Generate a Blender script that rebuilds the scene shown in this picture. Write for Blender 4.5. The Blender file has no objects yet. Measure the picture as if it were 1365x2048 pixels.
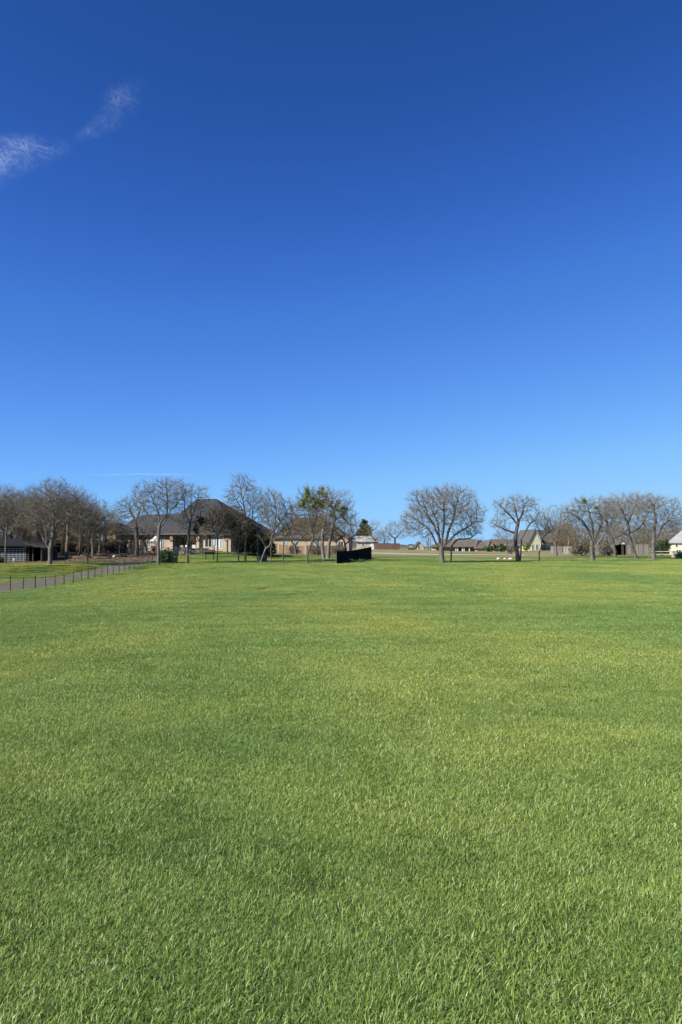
import bpy, math, random
import numpy as np
from mathutils import Vector, Matrix
R = math.radians
random.seed(5); np.random.seed(5)
S = bpy.context.scene
COL = S.collection

# ---------------------------------------------------------------- camera
F = 2048*26/36.0            # focal length in photo pixels
HOR, EYE = 1095.0, 1.65     # row of the horizon, height of the eye
TH = math.atan((HOR-1024)/F)
cd = bpy.data.cameras.new('camera'); cam = bpy.data.objects.new('camera', cd); COL.objects.link(cam)
cam.location = (0, 0, EYE); cam.rotation_euler = (math.pi/2+TH, 0, 0)
cd.sensor_fit = 'VERTICAL'; cd.sensor_height = 36; cd.lens = 26
cd.clip_start = 0.05; cd.clip_end = 90000
S.camera = cam
S.render.resolution_x = 682; S.render.resolution_y = 1024

# ---------------------------------------------------------------- world, sun, exposure
SUN_AZ = R(-122)            # compass-like angle from +Y, negative = left; behind and left of the camera
SUN_EL = R(36)
W = bpy.data.worlds.new('World'); S.world = W; W.use_nodes = True
nt = W.node_tree; nt.nodes.clear()
out = nt.nodes.new('ShaderNodeOutputWorld'); bg = nt.nodes.new('ShaderNodeBackground')
sky = nt.nodes.new('ShaderNodeTexSky'); sky.sky_type = 'NISHITA'; sky.sun_disc = False
sky.sun_elevation = SUN_EL; sky.sun_rotation = SUN_AZ
sky.air_density = 1.0; sky.dust_density = 0.0; sky.ozone_density = 3.0; sky.altitude = 200
# the Nishita brightness, graded to the saturated phone-camera blue
EXPO = 0.9
sx_ = nt.nodes.new('ShaderNodeSeparateColor'); nt.links.new(sky.outputs[0], sx_.inputs[0])
sc_ = nt.nodes.new('ShaderNodeMath'); sc_.operation = 'MULTIPLY'; sc_.inputs[1].default_value = 0.06/0.55; nt.links.new(sx_.outputs[1], sc_.inputs[0])
cr = nt.nodes.new('ShaderNodeValToRGB'); nt.links.new(sc_.outputs[0], cr.inputs[0])
SKY = [(.078, (.017,.074,.300)), (.091, (.021,.091,.370)), (.109, (.031,.121,.490)), (.144, (.055,.194,.665)), (.223, (.112,.325,.87)), (.296, (.17,.44,.97)), (.376, (.24,.55,1.0)), (.50, (.33,.64,1.0))]
while len(cr.color_ramp.elements) < len(SKY): cr.color_ramp.elements.new(.5)
for e_, (p_, c_) in zip(cr.color_ramp.elements, SKY): e_.position = p_/.55; e_.color = (*c_, 1)
hs = nt.nodes.new('ShaderNodeVectorMath'); hs.operation = 'SCALE'; hs.inputs[3].default_value = 10/2**EXPO
nt.links.new(cr.outputs[0], hs.inputs[0]); nt.links.new(hs.outputs[0], bg.inputs[0]); nt.links.new(bg.outputs[0], out.inputs[0])
bg.inputs[1].default_value = 0.10
sd = bpy.data.lights.new('sun', 'SUN'); sd.energy = 5.0; sd.angle = R(0.53); sd.color = (1.0, 0.95, 0.86)
so = bpy.data.objects.new('sun', sd); COL.objects.link(so)
sdir = Vector((math.sin(SUN_AZ)*math.cos(SUN_EL), math.cos(SUN_AZ)*math.cos(SUN_EL), math.sin(SUN_EL)))
so.rotation_euler = sdir.to_track_quat('Z', 'Y').to_euler(); so.location = sdir*50
S.view_settings.view_transform = 'Standard'; S.view_settings.look = 'None'
S.view_settings.exposure = EXPO; S.view_settings.gamma = 1.0

# ---------------------------------------------------------------- helpers
def at(px, py, Y):
    """photo pixel -> point at depth Y"""
    t = (1024-py)/F
    dz = Y*(math.sin(TH)+t*math.cos(TH))/(math.cos(TH)-t*math.sin(TH))
    dep = Y*math.cos(TH)+dz*math.sin(TH)
    return ((px-682.5)/F*dep, Y, EYE+dz)

def tag(o, label=None, cat=None, group=None, kind=None):
    if label: o['label'] = label
    if cat: o['category'] = cat
    if group: o['group'] = group
    if kind: o['kind'] = kind
    return o

def empty(name, loc, rz=0.0):
    o = bpy.data.objects.new(name, None); COL.objects.link(o)
    o.location = loc; o.rotation_euler = (0, 0, rz); o.empty_display_size = 0.3
    return o

def mesh_obj(name, verts, faces, mat, parent=None, smooth=False, loc=None):
    me = bpy.data.meshes.new(name)
    me.from_pydata([tuple(v) for v in verts], [], faces); me.update()
    if mat: me.materials.append(mat)
    if smooth: me.polygons.foreach_set('use_smooth', [True]*len(me.polygons))
    o = bpy.data.objects.new(name, me); COL.objects.link(o)
    if parent: o.parent = parent
    if loc: o.location = loc
    return o

def np_mesh(name, V, Fa, mat, smooth=False):
    """V (n,3), Fa (m,k) arrays, k = 3 or 4"""
    me = bpy.data.meshes.new(name); k = Fa.shape[1]
    me.vertices.add(len(V)); me.vertices.foreach_set('co', V.astype(np.float32).ravel())
    me.loops.add(Fa.size); me.loops.foreach_set('vertex_index', Fa.astype(np.int32).ravel())
    me.polygons.add(len(Fa)); me.polygons.foreach_set('loop_start', np.arange(0, Fa.size, k, dtype=np.int32))
    me.polygons.foreach_set('loop_total', np.full(len(Fa), k, dtype=np.int32))
    me.update(calc_edges=True)
    if smooth: me.polygons.foreach_set('use_smooth', np.ones(len(Fa), dtype=bool))
    if mat: me.materials.append(mat)
    return me

def np_obj(name, V, Fa, mat, parent=None, smooth=False):
    o = bpy.data.objects.new(name, np_mesh(name, V, Fa, mat, smooth)); COL.objects.link(o)
    if parent: o.parent = parent
    return o

class MB:
    def __init__(s): s.v = []; s.f = []
    def poly(s, pts):
        n = len(s.v); s.v += [tuple(p) for p in pts]; s.f.append(tuple(range(n, n+len(pts)))); return s
    def box(s, x0, x1, y0, y1, z0, z1):
        n = len(s.v)
        s.v += [(x0,y0,z0),(x1,y0,z0),(x1,y1,z0),(x0,y1,z0),(x0,y0,z1),(x1,y0,z1),(x1,y1,z1),(x0,y1,z1)]
        for q in ((0,3,2,1),(4,5,6,7),(0,1,5,4),(1,2,6,5),(2,3,7,6),(3,0,4,7)): s.f.append(tuple(n+i for i in q))
        return s
    def prism(s, pts, d):
        """closed polygon pts (3D) extruded by vector d"""
        n = len(s.v); k = len(pts)
        s.v += [tuple(p) for p in pts]+[(p[0]+d[0], p[1]+d[1], p[2]+d[2]) for p in pts]
        s.f.append(tuple(range(n, n+k))); s.f.append(tuple(range(n+2*k-1, n+k-1, -1)))
        for i in range(k):
            j = (i+1) % k; s.f.append((n+i, n+k+i, n+k+j, n+j))
        return s
    def tube(s, pts, rad, n=8, cap=True):
        rad = rad if isinstance(rad, (list, tuple)) else [rad]*len(pts)
        base = len(s.v); P = [Vector(p) for p in pts]
        for i, p in enumerate(P):
            d = (P[min(i+1, len(P)-1)]-P[max(i-1, 0)]).normalized()
            a = d.cross(Vector((0.31, 0.95, 0.05))); 
            if a.length < 1e-3: a = d.cross(Vector((1, 0, 0)))
            a.normalize(); b = d.cross(a)
            for k in range(n):
                t = 2*math.pi*k/n; s.v.append(tuple(p+a*(rad[i]*math.cos(t))+b*(rad[i]*math.sin(t))))
        for i in range(len(P)-1):
            for k in range(n):
                q = (k+1) % n; s.f.append((base+i*n+k, base+i*n+q, base+(i+1)*n+q, base+(i+1)*n+k))
        if cap:
            s.f.append(tuple(base+k for k in range(n))[::-1]); s.f.append(tuple(base+(len(P)-1)*n+k for k in range(n)))
        return s
    def build(s, name, mat, parent=None, smooth=False): return mesh_obj(name, s.v, s.f, mat, parent, smooth)

# ---------------------------------------------------------------- materials
def new_mat(name):
    m = bpy.data.materials.new(name); m.use_nodes = True; t = m.node_tree; t.nodes.clear()
    o = t.nodes.new('ShaderNodeOutputMaterial'); return m, t, o

def ramp(t, stops, interp='LINEAR'):
    r = t.nodes.new('ShaderNodeValToRGB'); e = r.color_ramp.elements; r.color_ramp.interpolation = interp
    while len(e) < len(stops): e.new(0.5)
    for el, (p, c) in zip(e, stops): el.position = p; el.color = (*c, 1)
    return r

def noise_mat(name, c1, c2, scale=3.0, rough=0.8, c3=None, bump=0.0, detail=6, fine=None, spec=0.3, stretch=None):
    m, t, o = new_mat(name); p = t.nodes.new('ShaderNodeBsdfPrincipled')
    tc = t.nodes.new('ShaderNodeTexCoord'); n = t.nodes.new('ShaderNodeTexNoise')
    n.inputs['Scale'].default_value = scale; n.inputs['Detail'].default_value = detail; n.inputs['Roughness'].default_value = 0.65
    vec = tc.outputs['Object']
    if stretch:
        mp = t.nodes.new('ShaderNodeMapping'); mp.inputs['Scale'].default_value = stretch
        t.links.new(vec, mp.inputs[0]); vec = mp.outputs[0]
    t.links.new(vec, n.inputs['Vector'])
    st = [(0.3, c1), (0.7, c2)] if c3 is None else [(0.3, c1), (0.5, c2), (0.72, c3)]
    r = ramp(t, st); t.links.new(n.outputs['Fac'], r.inputs[0])
    t.links.new(r.outputs[0], p.inputs['Base Color']); p.inputs['Roughness'].default_value = rough
    p.inputs['Specular IOR Level'].default_value = spec
    if bump:
        b = t.nodes.new('ShaderNodeBump'); b.inputs['Strength'].default_value = bump; b.inputs['Distance'].default_value = 0.05
        t.links.new(n.outputs['Fac'], b.inputs['Height']); t.links.new(b.outputs[0], p.inputs['Normal'])
    t.links.new(p.outputs[0], o.inputs[0]); return m

def brick_mat(name, a, b, mortar, w=0.22, h=0.075):
    m, t, o = new_mat(name); p = t.nodes.new('ShaderNodeBsdfPrincipled')
    tc = t.nodes.new('ShaderNodeTexCoord'); sp = t.nodes.new('ShaderNodeSeparateXYZ'); ad = t.nodes.new('ShaderNodeMath')
    cb = t.nodes.new('ShaderNodeCombineXYZ'); br = t.nodes.new('ShaderNodeTexBrick')
    t.links.new(tc.outputs['Object'], sp.inputs[0]); t.links.new(sp.outputs[0], ad.inputs[0]); t.links.new(sp.outputs[1], ad.inputs[1])
    t.links.new(ad.outputs[0], cb.inputs[0]); t.links.new(sp.outputs[2], cb.inputs[1]); t.links.new(cb.outputs[0], br.inputs['Vector'])
    br.inputs['Scale'].default_value = 1; br.inputs['Brick Width'].default_value = w; br.inputs['Row Height'].default_value = h
    br.inputs['Mortar Size'].default_value = 0.008
    br.inputs['Color1'].default_value = (*a, 1); br.inputs['Color2'].default_value = (*b, 1); br.inputs['Mortar'].default_value = (*mortar, 1)
    n = t.nodes.new('ShaderNodeTexNoise'); n.inputs['Scale'].default_value = 0.9; n.inputs['Detail'].default_value = 6
    mr = t.nodes.new('ShaderNodeMapRange'); mr.inputs[3].default_value = 0.72; mr.inputs[4].default_value = 1.25
    mx = t.nodes.new('ShaderNodeMixRGB'); mx.blend_type = 'MULTIPLY'; mx.inputs[0].default_value = 1
    t.links.new(tc.outputs['Object'], n.inputs['Vector']); t.links.new(n.outputs['Fac'], mr.inputs[0])
    t.links.new(br.outputs[0], mx.inputs[1]); t.links.new(mr.outputs[0], mx.inputs[2]); t.links.new(mx.outputs[0], p.inputs['Base Color'])
    p.inputs['Roughness'].default_value = 0.9; t.links.new(p.outputs[0], o.inputs[0]); return m

def shingle_mat(name, a, b):
    m, t, o = new_mat(name); p = t.nodes.new('ShaderNodeBsdfPrincipled')
    tc = t.nodes.new('ShaderNodeTexCoord'); sp = t.nodes.new('ShaderNodeSeparateXYZ'); ad = t.nodes.new('ShaderNodeMath')
    cb = t.nodes.new('ShaderNodeCombineXYZ'); br = t.nodes.new('ShaderNodeTexBrick')
    t.links.new(tc.outputs['Object'], sp.inputs[0]); t.links.new(sp.outputs[0], ad.inputs[0]); t.links.new(sp.outputs[1], ad.inputs[1])
    t.links.new(ad.outputs[0], cb.inputs[0]); t.links.new(sp.outputs[2], cb.inputs[1]); t.links.new(cb.outputs[0], br.inputs['Vector'])
    br.inputs['Scale'].default_value = 1; br.inputs['Brick Width'].default_value = 0.35; br.inputs['Row Height'].default_value = 0.12
    br.inputs['Mortar Size'].default_value = 0.01; br.inputs['Bias'].default_value = 0
    br.inputs['Color1'].default_value = (*a, 1); br.inputs['Color2'].default_value = (*b, 1); br.inputs['Mortar'].default_value = (*[x*0.45 for x in a], 1)
    n = t.nodes.new('ShaderNodeTexNoise'); n.inputs['Scale'].default_value = 0.6; n.inputs['Detail'].default_value = 8
    mr = t.nodes.new('ShaderNodeMapRange'); mr.inputs[3].default_value = 0.6; mr.inputs[4].default_value = 1.4
    mx = t.nodes.new('ShaderNodeMixRGB'); mx.blend_type = 'MULTIPLY'; mx.inputs[0].default_value = 1
    t.links.new(tc.outputs['Object'], n.inputs['Vector']); t.links.new(n.outputs['Fac'], mr.inputs[0])
    t.links.new(br.outputs[0], mx.inputs[1]); t.links.new(mr.outputs[0], mx.inputs[2]); t.links.new(mx.outputs[0], p.inputs['Base Color'])
    p.inputs['Roughness'].default_value = 0.85; t.links.new(p.outputs[0], o.inputs[0]); return m

def glass_mat(name, c):
    m, t, o = new_mat(name); p = t.nodes.new('ShaderNodeBsdfPrincipled')
    p.inputs['Base Color'].default_value = (*c, 1); p.inputs['Roughness'].default_value = 0.06; p.inputs['Specular IOR Level'].default_value = 0.8
    t.links.new(p.outputs[0], o.inputs[0]); return m

def leaf_mat(name, a, b, c):
    m, t, o = new_mat(name)
    g = t.nodes.new('ShaderNodeNewGeometry'); r = ramp(t, [(0.0, a), (0.55, b), (1.0, c)])
    t.links.new(g.outputs['Random Per Island'], r.inputs[0])
    d = t.nodes.new('ShaderNodeBsdfPrincipled'); d.inputs['Roughness'].default_value = 0.55; tr = t.nodes.new('ShaderNodeBsdfTranslucent')
    mx = t.nodes.new('ShaderNodeMixShader'); mx.inputs[0].default_value = 0.25
    t.links.new(r.outputs[0], d.inputs['Base Color']); t.links.new(r.outputs[0], tr.inputs[0])
    t.links.new(d.outputs[0], mx.inputs[1]); t.links.new(tr.outputs[0], mx.inputs[2]); t.links.new(mx.outputs[0], o.inputs[0]); return m

M = {}
M['bark'] = noise_mat('bark_grey', (.055,.048,.038), (.11,.098,.08), 2.5, .9, (.18,.165,.135), bump=.5, stretch=(3,3,1))
M['bark_dark'] = noise_mat('bark_dark', (0.0462,0.0395,0.0328), (0.0924,0.0806,0.0689), 2.5, .9, (0.151,0.139,0.118), bump=.5, stretch=(2.52,2.52,0.84))
M['bark_pale'] = noise_mat('bark_pale', (.075,.068,.056), (.14,.128,.108), 2.5, .9, (.22,.205,.175), bump=.5, stretch=(3,3,1))
M['twig'] = noise_mat('twig_grey', (.115,.104,.080), (.215,.195,.158), 1.2, .85)
M['twig_brown'] = noise_mat('twig_brown', (0.101,0.0773,0.0462), (0.176,0.139,0.0882), 1.2, .85)
M['twig_red'] = noise_mat('twig_reddish', (.125,.110,.088), (.235,.210,.172), 1.2, .85)
M['mistle'] = leaf_mat('mistletoe_leaf', (.11,.17,.03), (.19,.27,.05), (.28,.35,.09))
M['ever'] = leaf_mat('evergreen_leaf', (0.0151,0.0353,0.0118), (0.0294,0.063,0.0185), (0.0588,0.109,0.0294))
M['shrub'] = leaf_mat('shrub_leaf', (0.0168,0.0504,0.0126), (0.0378,0.0924,0.021), (0.0756,0.16,0.0336))
M['cedar'] = leaf_mat('shade_dark_cedar_leaf', (.012,.016,.009), (.025,.030,.015), (.05,.05,.028))  # near-black green: shade among the cedars is put into the leaf colour
M['drybush'] = leaf_mat('dry_bush_leaf', (0.084,0.0672,0.0504), (0.151,0.126,0.0924), (0.218,0.193,0.143))
M['litter_leaf'] = leaf_mat('leaf_litter', (0.0924,0.0588,0.0294), (0.168,0.109,0.063), (0.277,0.21,0.134))
M['cream'] = brick_mat('cream_brick', (0.38,0.296,0.198), (0.304,0.236,0.152), (0.342,0.296,0.228))
M['pinkbrick'] = brick_mat('pink_buff_brick', (0.426,0.304,0.213), (0.334,0.236,0.167), (0.38,0.319,0.251))
M['red_brick'] = brick_mat('red_brick', (0.252,0.109,0.0714), (0.185,0.084,0.0588), (0.286,0.227,0.185))
M['orange_brick'] = brick_mat('orange_brick', (0.395,0.205,0.106), (0.319,0.16,0.0836), (0.342,0.274,0.205))
M['stone'] = brick_mat('buff_stone', (0.395,0.342,0.251), (0.304,0.258,0.19), (0.319,0.289,0.228), .5, .25)
M['yellow_wall'] = noise_mat('yellow_siding', (0.38,0.296,0.152), (0.441,0.35,0.198), 1.0)
M['cream_wall'] = noise_mat('cream_siding', (0.502,0.456,0.304), (0.562,0.517,0.357), 1.0)
M['white'] = noise_mat('white_paint', (0.571,0.563,0.538), (0.655,0.647,0.622), 2.0, .6)
M['offwhite'] = noise_mat('offwhite_paint', (0.437,0.42,0.386), (0.521,0.504,0.462), 2.0, .6)
M['roof_dark'] = shingle_mat('charcoal_shingles', (.021,.022,.025), (.034,.035,.038))
M['roof_brown'] = shingle_mat('brown_shingles', (.095,.078,.062), (.135,.112,.09))
M['roof_grey'] = shingle_mat('grey_shingles', (0.063,0.0588,0.0546), (0.0924,0.084,0.0798))
M['roof_pale'] = shingle_mat('pale_shingles', (0.302,0.294,0.286), (0.378,0.37,0.353))
M['glass'] = glass_mat('window_glass', (.03,.04,.045))
M['glass_blue'] = glass_mat('window_glass_pale', (.16,.24,.27))
M['wood'] = leaf_mat('cedar_boards', (0.168,0.101,0.0546), (0.302,0.206,0.118), (0.42,0.319,0.21))
M['wood_red'] = leaf_mat('shaded_red_boards', (0.0504,0.0252,0.0185), (0.101,0.0504,0.0336), (0.168,0.0924,0.0588))  # reddish boards, colour darkened to carry the shade on this fence
M['wood_grey'] = noise_mat('weathered_wood', (0.0924,0.084,0.0756), (0.168,0.155,0.139), 3, .9, stretch=(5.04,5.04,0.504))
M['picket'] = leaf_mat('picket_boards', (.16,.15,.13), (.28,.26,.235), (.42,.40,.36)); M['board_grey'] = leaf_mat('grey_boards', (.07,.065,.058), (.13,.12,.105), (.20,.185,.16))
M['wood_dark'] = noise_mat('dark_wood', (.03,.026,.022), (.06,.05,.042), 3, .9, stretch=(6,6,.6))
M['metal_dark'] = noise_mat('dark_metal', (.018,.017,.016), (.045,.04,.036), 5, .6)
M['rust'] = noise_mat('rusty_metal', (.05,.03,.02), (.12,.075,.05), 9, .8)
M['black_cloth'] = noise_mat('black_fabric', (.004,.004,.004), (.011,.010,.010), 2, .95, spec=.1)
M['wire'] = noise_mat('galvanised_wire', (.12,.12,.12), (.2,.2,.2), 9, .6)
M['lattice'] = noise_mat('lattice_paint', (0.252,0.26,0.269), (0.42,0.428,0.437), 3, .7)
M['slate'] = noise_mat('dark_shed_roof', (.010,.011,.013), (.022,.024,.027), 2, .9, spec=.1)
M['asphalt'] = noise_mat('old_asphalt', (0.0714,0.0605,0.0437), (0.101,0.084,0.063), 1.5, .95, (0.134,0.113,0.084))
M['concrete'] = noise_mat('pale_concrete', (0.302,0.269,0.227), (0.37,0.336,0.286), .5, .95, (0.42,0.386,0.336))
M['road'] = noise_mat('road_surface', (.25,.22,.17), (.31,.275,.215), .2, .95, (.36,.32,.26))
M['soil'] = noise_mat('bare_soil', (0.0588,0.0403,0.0252), (0.109,0.0798,0.0504), .5, 1, (0.168,0.134,0.084), detail=10)
M['rock'] = noise_mat('limestone', (.50,.48,.43), (.68,.66,.60), 2, .9, bump=.4)
M['plastic'] = noise_mat('dark_plastic', (.012,.016,.014), (.025,.03,.028), 3, .5)
M['log'] = noise_mat('cut_wood', (0.0504,0.0353,0.0252), (0.109,0.0798,0.0546), 3, .9)

# ---------------------------------------------------------------- terrain
CP = []   # X, Y, Z
def cp(px, py, D): CP.append(at(px, py, D))
for yy in range(-20, 72, 12):
    for xx in range(-8 if yy < 30 else -9, 80, 11): CP.append((xx, yy, 0.0))
for yy in (-20, 0, 14): CP.append((-25, yy, -0.4)); CP.append((-60, yy, -0.6))
CP += [(-13.5, 30, -.25), (-12, 18, -.1), (-16, 44, -.62), (-14, 54, -.5), (-13, 64, -.35), (-60, 40, -1.0), (-60, 60, -.9), (-60, 85, 0.2)]
FENCE = [(21,1187,45.9),(46,1185,47.7),(70.6,1184,49.6),(91.6,1182,51.3),(110,1180,53),(128.6,1178,54.8),(146.5,1172,56.6),(163,1166,58.4),
         (176.7,1161,60),(190,1158,61.6),(203.7,1155,63.4),(216,1153,65),(227,1150.5,66.6),(239,1148.5,68.4),(249.6,1146,70),(259,1144,71.7),
         (268.5,1141,73.3),(278.4,1138,75),(286,1134,76.5)]
for f in FENCE[::2]: cp(*f)
CP.append((-20.5, 38, -1.1)); CP.append((-20.5, 30, -.9)); CP.append((-26, 38, -1.2)); CP.append((-26, 30, -1.0))
for q in [(0,1171,55.3),(60,1163,60.5),(120,1155,67),(180,1142,75),(100,1129,77),(0,1131,76),(12,1128,80),(150,1130,77),(220,1131,80),
          (60,1126,86),(150,1118,92),(200,1113,97),(250,1108,101),(317,1128,78),(345,1127,79),(376,1129,79),(345,1113,98),(410,1112,98),
          (430,1110,97),(428,1127,80),(478,1125,81),(491,1125,82),(516,1124,82),(567,1126,82),(470,1101.5,106),(400,1101.5,108),(320,1101.5,109.5),(232,1102,111),
          (552,1108,122),(480,1100,130),(300,1098,135),(100,1105,120),(543,1118,98),(600,1110.5,140),(688,1110.5,140),(617,1130,78),(648,1116,100),
          (674,1127.5,76),(710,1122,82),(743,1117,90),(700,1100,180),(750,1098,190),(790,1098.5,190),(760,1107,150),(900,1109,150),(1000,1110,148),
          (800,1114,110),(950,1116,110),(885,1126,80),(1037,1123,84),(1079,1122,86),(1060,1114,115),(1114,1110,130),(1186,1122,86),(1231,1115,108),(1272,1117,100),
          (1308,1119,95),(1365,1120,92),(1352,1110,135),(1420,1112,120),(1072,1100,240),(1150,1106,200),(930,1103.5,230),(1010,1102,240),(830,1102,260),(1240,1110,160)]: cp(*q)
for xx in (-200, -90, 90, 200):
    for yy in (60, 140, 260): CP.append((xx, yy, 0.0 if xx > 0 and yy < 100 else 0.4))
for xx in (-300, -120, 0, 120, 300):
    for yy in (330, 460): CP.append((xx, yy, 0.7))
CP = np.array(CP)
def _k(r2): return np.sqrt(r2+9.0)
_A = _k(((CP[:, None, :2]-CP[None, :, :2])**2).sum(-1)); n_ = len(CP)
_B = np.zeros((n_+1, n_+1)); _B[:n_, :n_] = _A - np.eye(n_)*0.4; _B[:n_, n_] = 1; _B[n_, :n_] = 1
_w = np.linalg.solve(_B, np.append(CP[:, 2], 0))
def hz(x, y):
    x = np.atleast_1d(np.asarray(x, float)); y = np.atleast_1d(np.asarray(y, float))
    res = np.zeros(len(x))
    for s in range(0, len(x), 20000):
        xs = x[s:s+20000]; ys = y[s:s+20000]
        k = _k((xs[:, None]-CP[None, :, 0])**2+(ys[:, None]-CP[None, :, 1])**2)
        z = k@_w[:n_]+_w[n_]
        far = np.clip((np.hypot(xs, ys)-380)/200, 0, 1); z = z*(1-far)+0.7*far
        # shallow swells in the mown field
        z = z+0.018*np.sin(xs*.31+ys*.12)*np.sin(ys*.23-xs*.07)*np.clip(ys/20, 0, 1)*(ys < 76)*np.clip((76-ys)/8, 0, 1)
        res[s:s+20000] = z
    return res
def gz(x, y): return float(hz(x, y)[0])
def foot(px, D):
    X = at(px, 1110, D)[0]; return (X, D, gz(X, D))

def axis(lo, hi, fine, far_lo, far_hi, k=1.13):
    a = list(np.arange(lo, hi+.01, fine)); s = fine
    while a[-1] < far_hi: s *= k; a.append(a[-1]+s)
    s = fine
    while a[0] > far_lo: s *= k; a.insert(0, a[0]-s)
    return np.array(a)
gx = axis(-55, 55, 1.1, -6000, 6000); gy = axis(-2, 125, 1.1, -300, 9000)
GX, GY = np.meshgrid(gx, gy); GZ = hz(GX.ravel(), GY.ravel())
V = np.stack([GX.ravel(), GY.ravel(), GZ], 1); nx, ny = len(gx), len(gy)
ii = (np.arange(ny-1)[:, None]*nx+np.arange(nx-1)[None]).ravel()
Fa = np.stack([ii, ii+1, ii+nx+1, ii+nx], 1)

def grass_colour(t, pos):
    """shared by the soil-level turf and the blades: broad natural differences in the sward"""
    def nz(scale, detail, st=None, off=0):
        n = t.nodes.new('ShaderNodeTexNoise'); n.inputs['Scale'].default_value = scale; n.inputs['Detail'].default_value = detail
        mp = t.nodes.new('ShaderNodeMapping'); mp.inputs['Scale'].default_value = st or (1, 1, 1); mp.inputs['Location'].default_value = (off, off*.7, 0)
        t.links.new(pos, mp.inputs[0]); t.links.new(mp.outputs[0], n.inputs['Vector']); return n.outputs['Fac']
    return nz
m, t, o = new_mat('turf_soil')
g = t.nodes.new('ShaderNodeNewGeometry'); nz = grass_colour(t, g.outputs['Position'])
p = t.nodes.new('ShaderNodeBsdfPrincipled'); p.inputs['Roughness'].default_value = 1; p.inputs['Specular IOR Level'].default_value = 0.05
r1 = ramp(t, [(.3, (.026,.045,.011)), (.5, (.045,.070,.018)), (.7, (.075,.095,.030))]); t.links.new(nz(.6, 10), r1.inputs[0])
r2 = ramp(t, [(.35, (.035,.060,.015)), (.65, (.09,.10,.038))]); t.links.new(nz(.08, 8, off=7), r2.inputs[0])
mx = t.nodes.new('ShaderNodeMixRGB'); mx.inputs[0].default_value = .45; t.links.new(r1.outputs[0], mx.inputs[1]); t.links.new(r2.outputs[0], mx.inputs[2])
# dry winter ground beyond the mown field
sp = t.nodes.new('ShaderNodeSeparateXYZ'); t.links.new(g.outputs['Position'], sp.inputs[0])
mr = t.nodes.new('ShaderNodeMapRange'); mr.inputs[1].default_value = 95; mr.inputs[2].default_value = 125; t.links.new(sp.outputs[1], mr.inputs[0])
r3 = ramp(t, [(.35, (.10,.14,.04)), (.55, (.21,.19,.09)), (.7, (.12,.16,.045))]); t.links.new(nz(.05, 9, (1, .6, 1), 3), r3.inputs[0])
mx2 = t.nodes.new('ShaderNodeMixRGB'); t.links.new(mr.outputs[0], mx2.inputs[0]); t.links.new(mx.outputs[0], mx2.inputs[1]); t.links.new(r3.outputs[0], mx2.inputs[2])
t.links.new(mx2.outputs[0], p.inputs['Base Color']); t.links.new(p.outputs[0], o.inputs[0]); M['turf'] = m
gr = np_obj('ground', V, Fa, M['turf'], smooth=True); tag(gr, 'open mown field and lawns rolling away to the houses', 'ground', kind='structure')

def strip(name, left, right, mat, label, cat, lift=.03, n=60, cols=6):
    """ribbon draped on the ground between two polylines of (X, Y)"""
    def samp(pl, k):
        pl = np.array(pl, float); d = np.r_[0, np.cumsum(np.hypot(*np.diff(pl, axis=0).T))]; s = np.linspace(0, d[-1], k)
        return np.stack([np.interp(s, d, pl[:, 0]), np.interp(s, d, pl[:, 1])], 1)
    a, b = samp(left, n), samp(right, n); vs = []
    for j in range(cols+1):
        q = a+(b-a)*j/cols; vs.append(np.c_[q, hz(q[:, 0], q[:, 1])+lift])
    V = np.concatenate(vs); f = []
    for j in range(cols):
        for i in range(n-1): f.append((j*n+i, j*n+i+1, (j+1)*n+i+1, (j+1)*n+i))
    o = np_obj(name, V, np.array(f), mat, smooth=True)
    tag(o, label, cat, kind='structure'); return o
PATH_R = [(-21.4, 8), (-21.2, 30), (-21.1, 46), (-21.0, 60), (-20.6, 72), (-19.9, 80)]
PATH_L = [(-27.0, 8), (-26.0, 30), (-25.6, 46), (-25.6, 60), (-25.2, 74), (-24.4, 84)]
strip('path', PATH_L, PATH_R, M['asphalt'], 'grey worn asphalt lane beyond the wire fence', 'path', lift=.06, n=90, cols=8)
def ap(px, D): return at(px, 1107, D)[:2]
strip('road', [(-60, 186), ap(600,172), ap(745,158), ap(860,152), ap(980,154), ap(1046,148), ap(1066,136)],
      [(-60, 172), ap(600,161), ap(745,146), ap(860,138), ap(980,134), ap(1020,128), ap(1045,122)], M['road'], 'pale concrete road crossing behind the oak trees', 'road', lift=.05, n=80)
strip('soil', [(-64, 85), (-50, 85), (-38, 85.3), (-27, 85.5), (-21.5, 86)], [(-64, 118), (-50, 118), (-40, 116), (-28, 108), (-23, 104)], M['soil'], 'bare brown soil strewn with leaves under the left wood', 'soil', lift=.03, n=60, cols=16)
# distant wooded rise
hv = []; hf = []; N = 90
for i in range(N):
    x = -2600+5200*i/(N-1); h = 14+9*math.sin(i*.21)+5*math.sin(i*.57+1)
    for (yy, zz) in ((1900, -1), (2000, h*.6), (2150, h), (2500, h*.7), (2800, -1)): hv.append((x, yy, zz+1.5*math.sin(i*2.3)))
for i in range(N-1):
    for k in range(4): hf.append((i*5+k, (i+1)*5+k, (i+1)*5+k+1, i*5+k+1))
M['hill'] = noise_mat('wooded_rise', (.05,.055,.04), (.10,.095,.075), .02, 1, detail=10)
tag(mesh_obj('hills', hv, hf, M['hill'], smooth=True), 'low wooded hills along the far horizon', 'hills', kind='structure')

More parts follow.
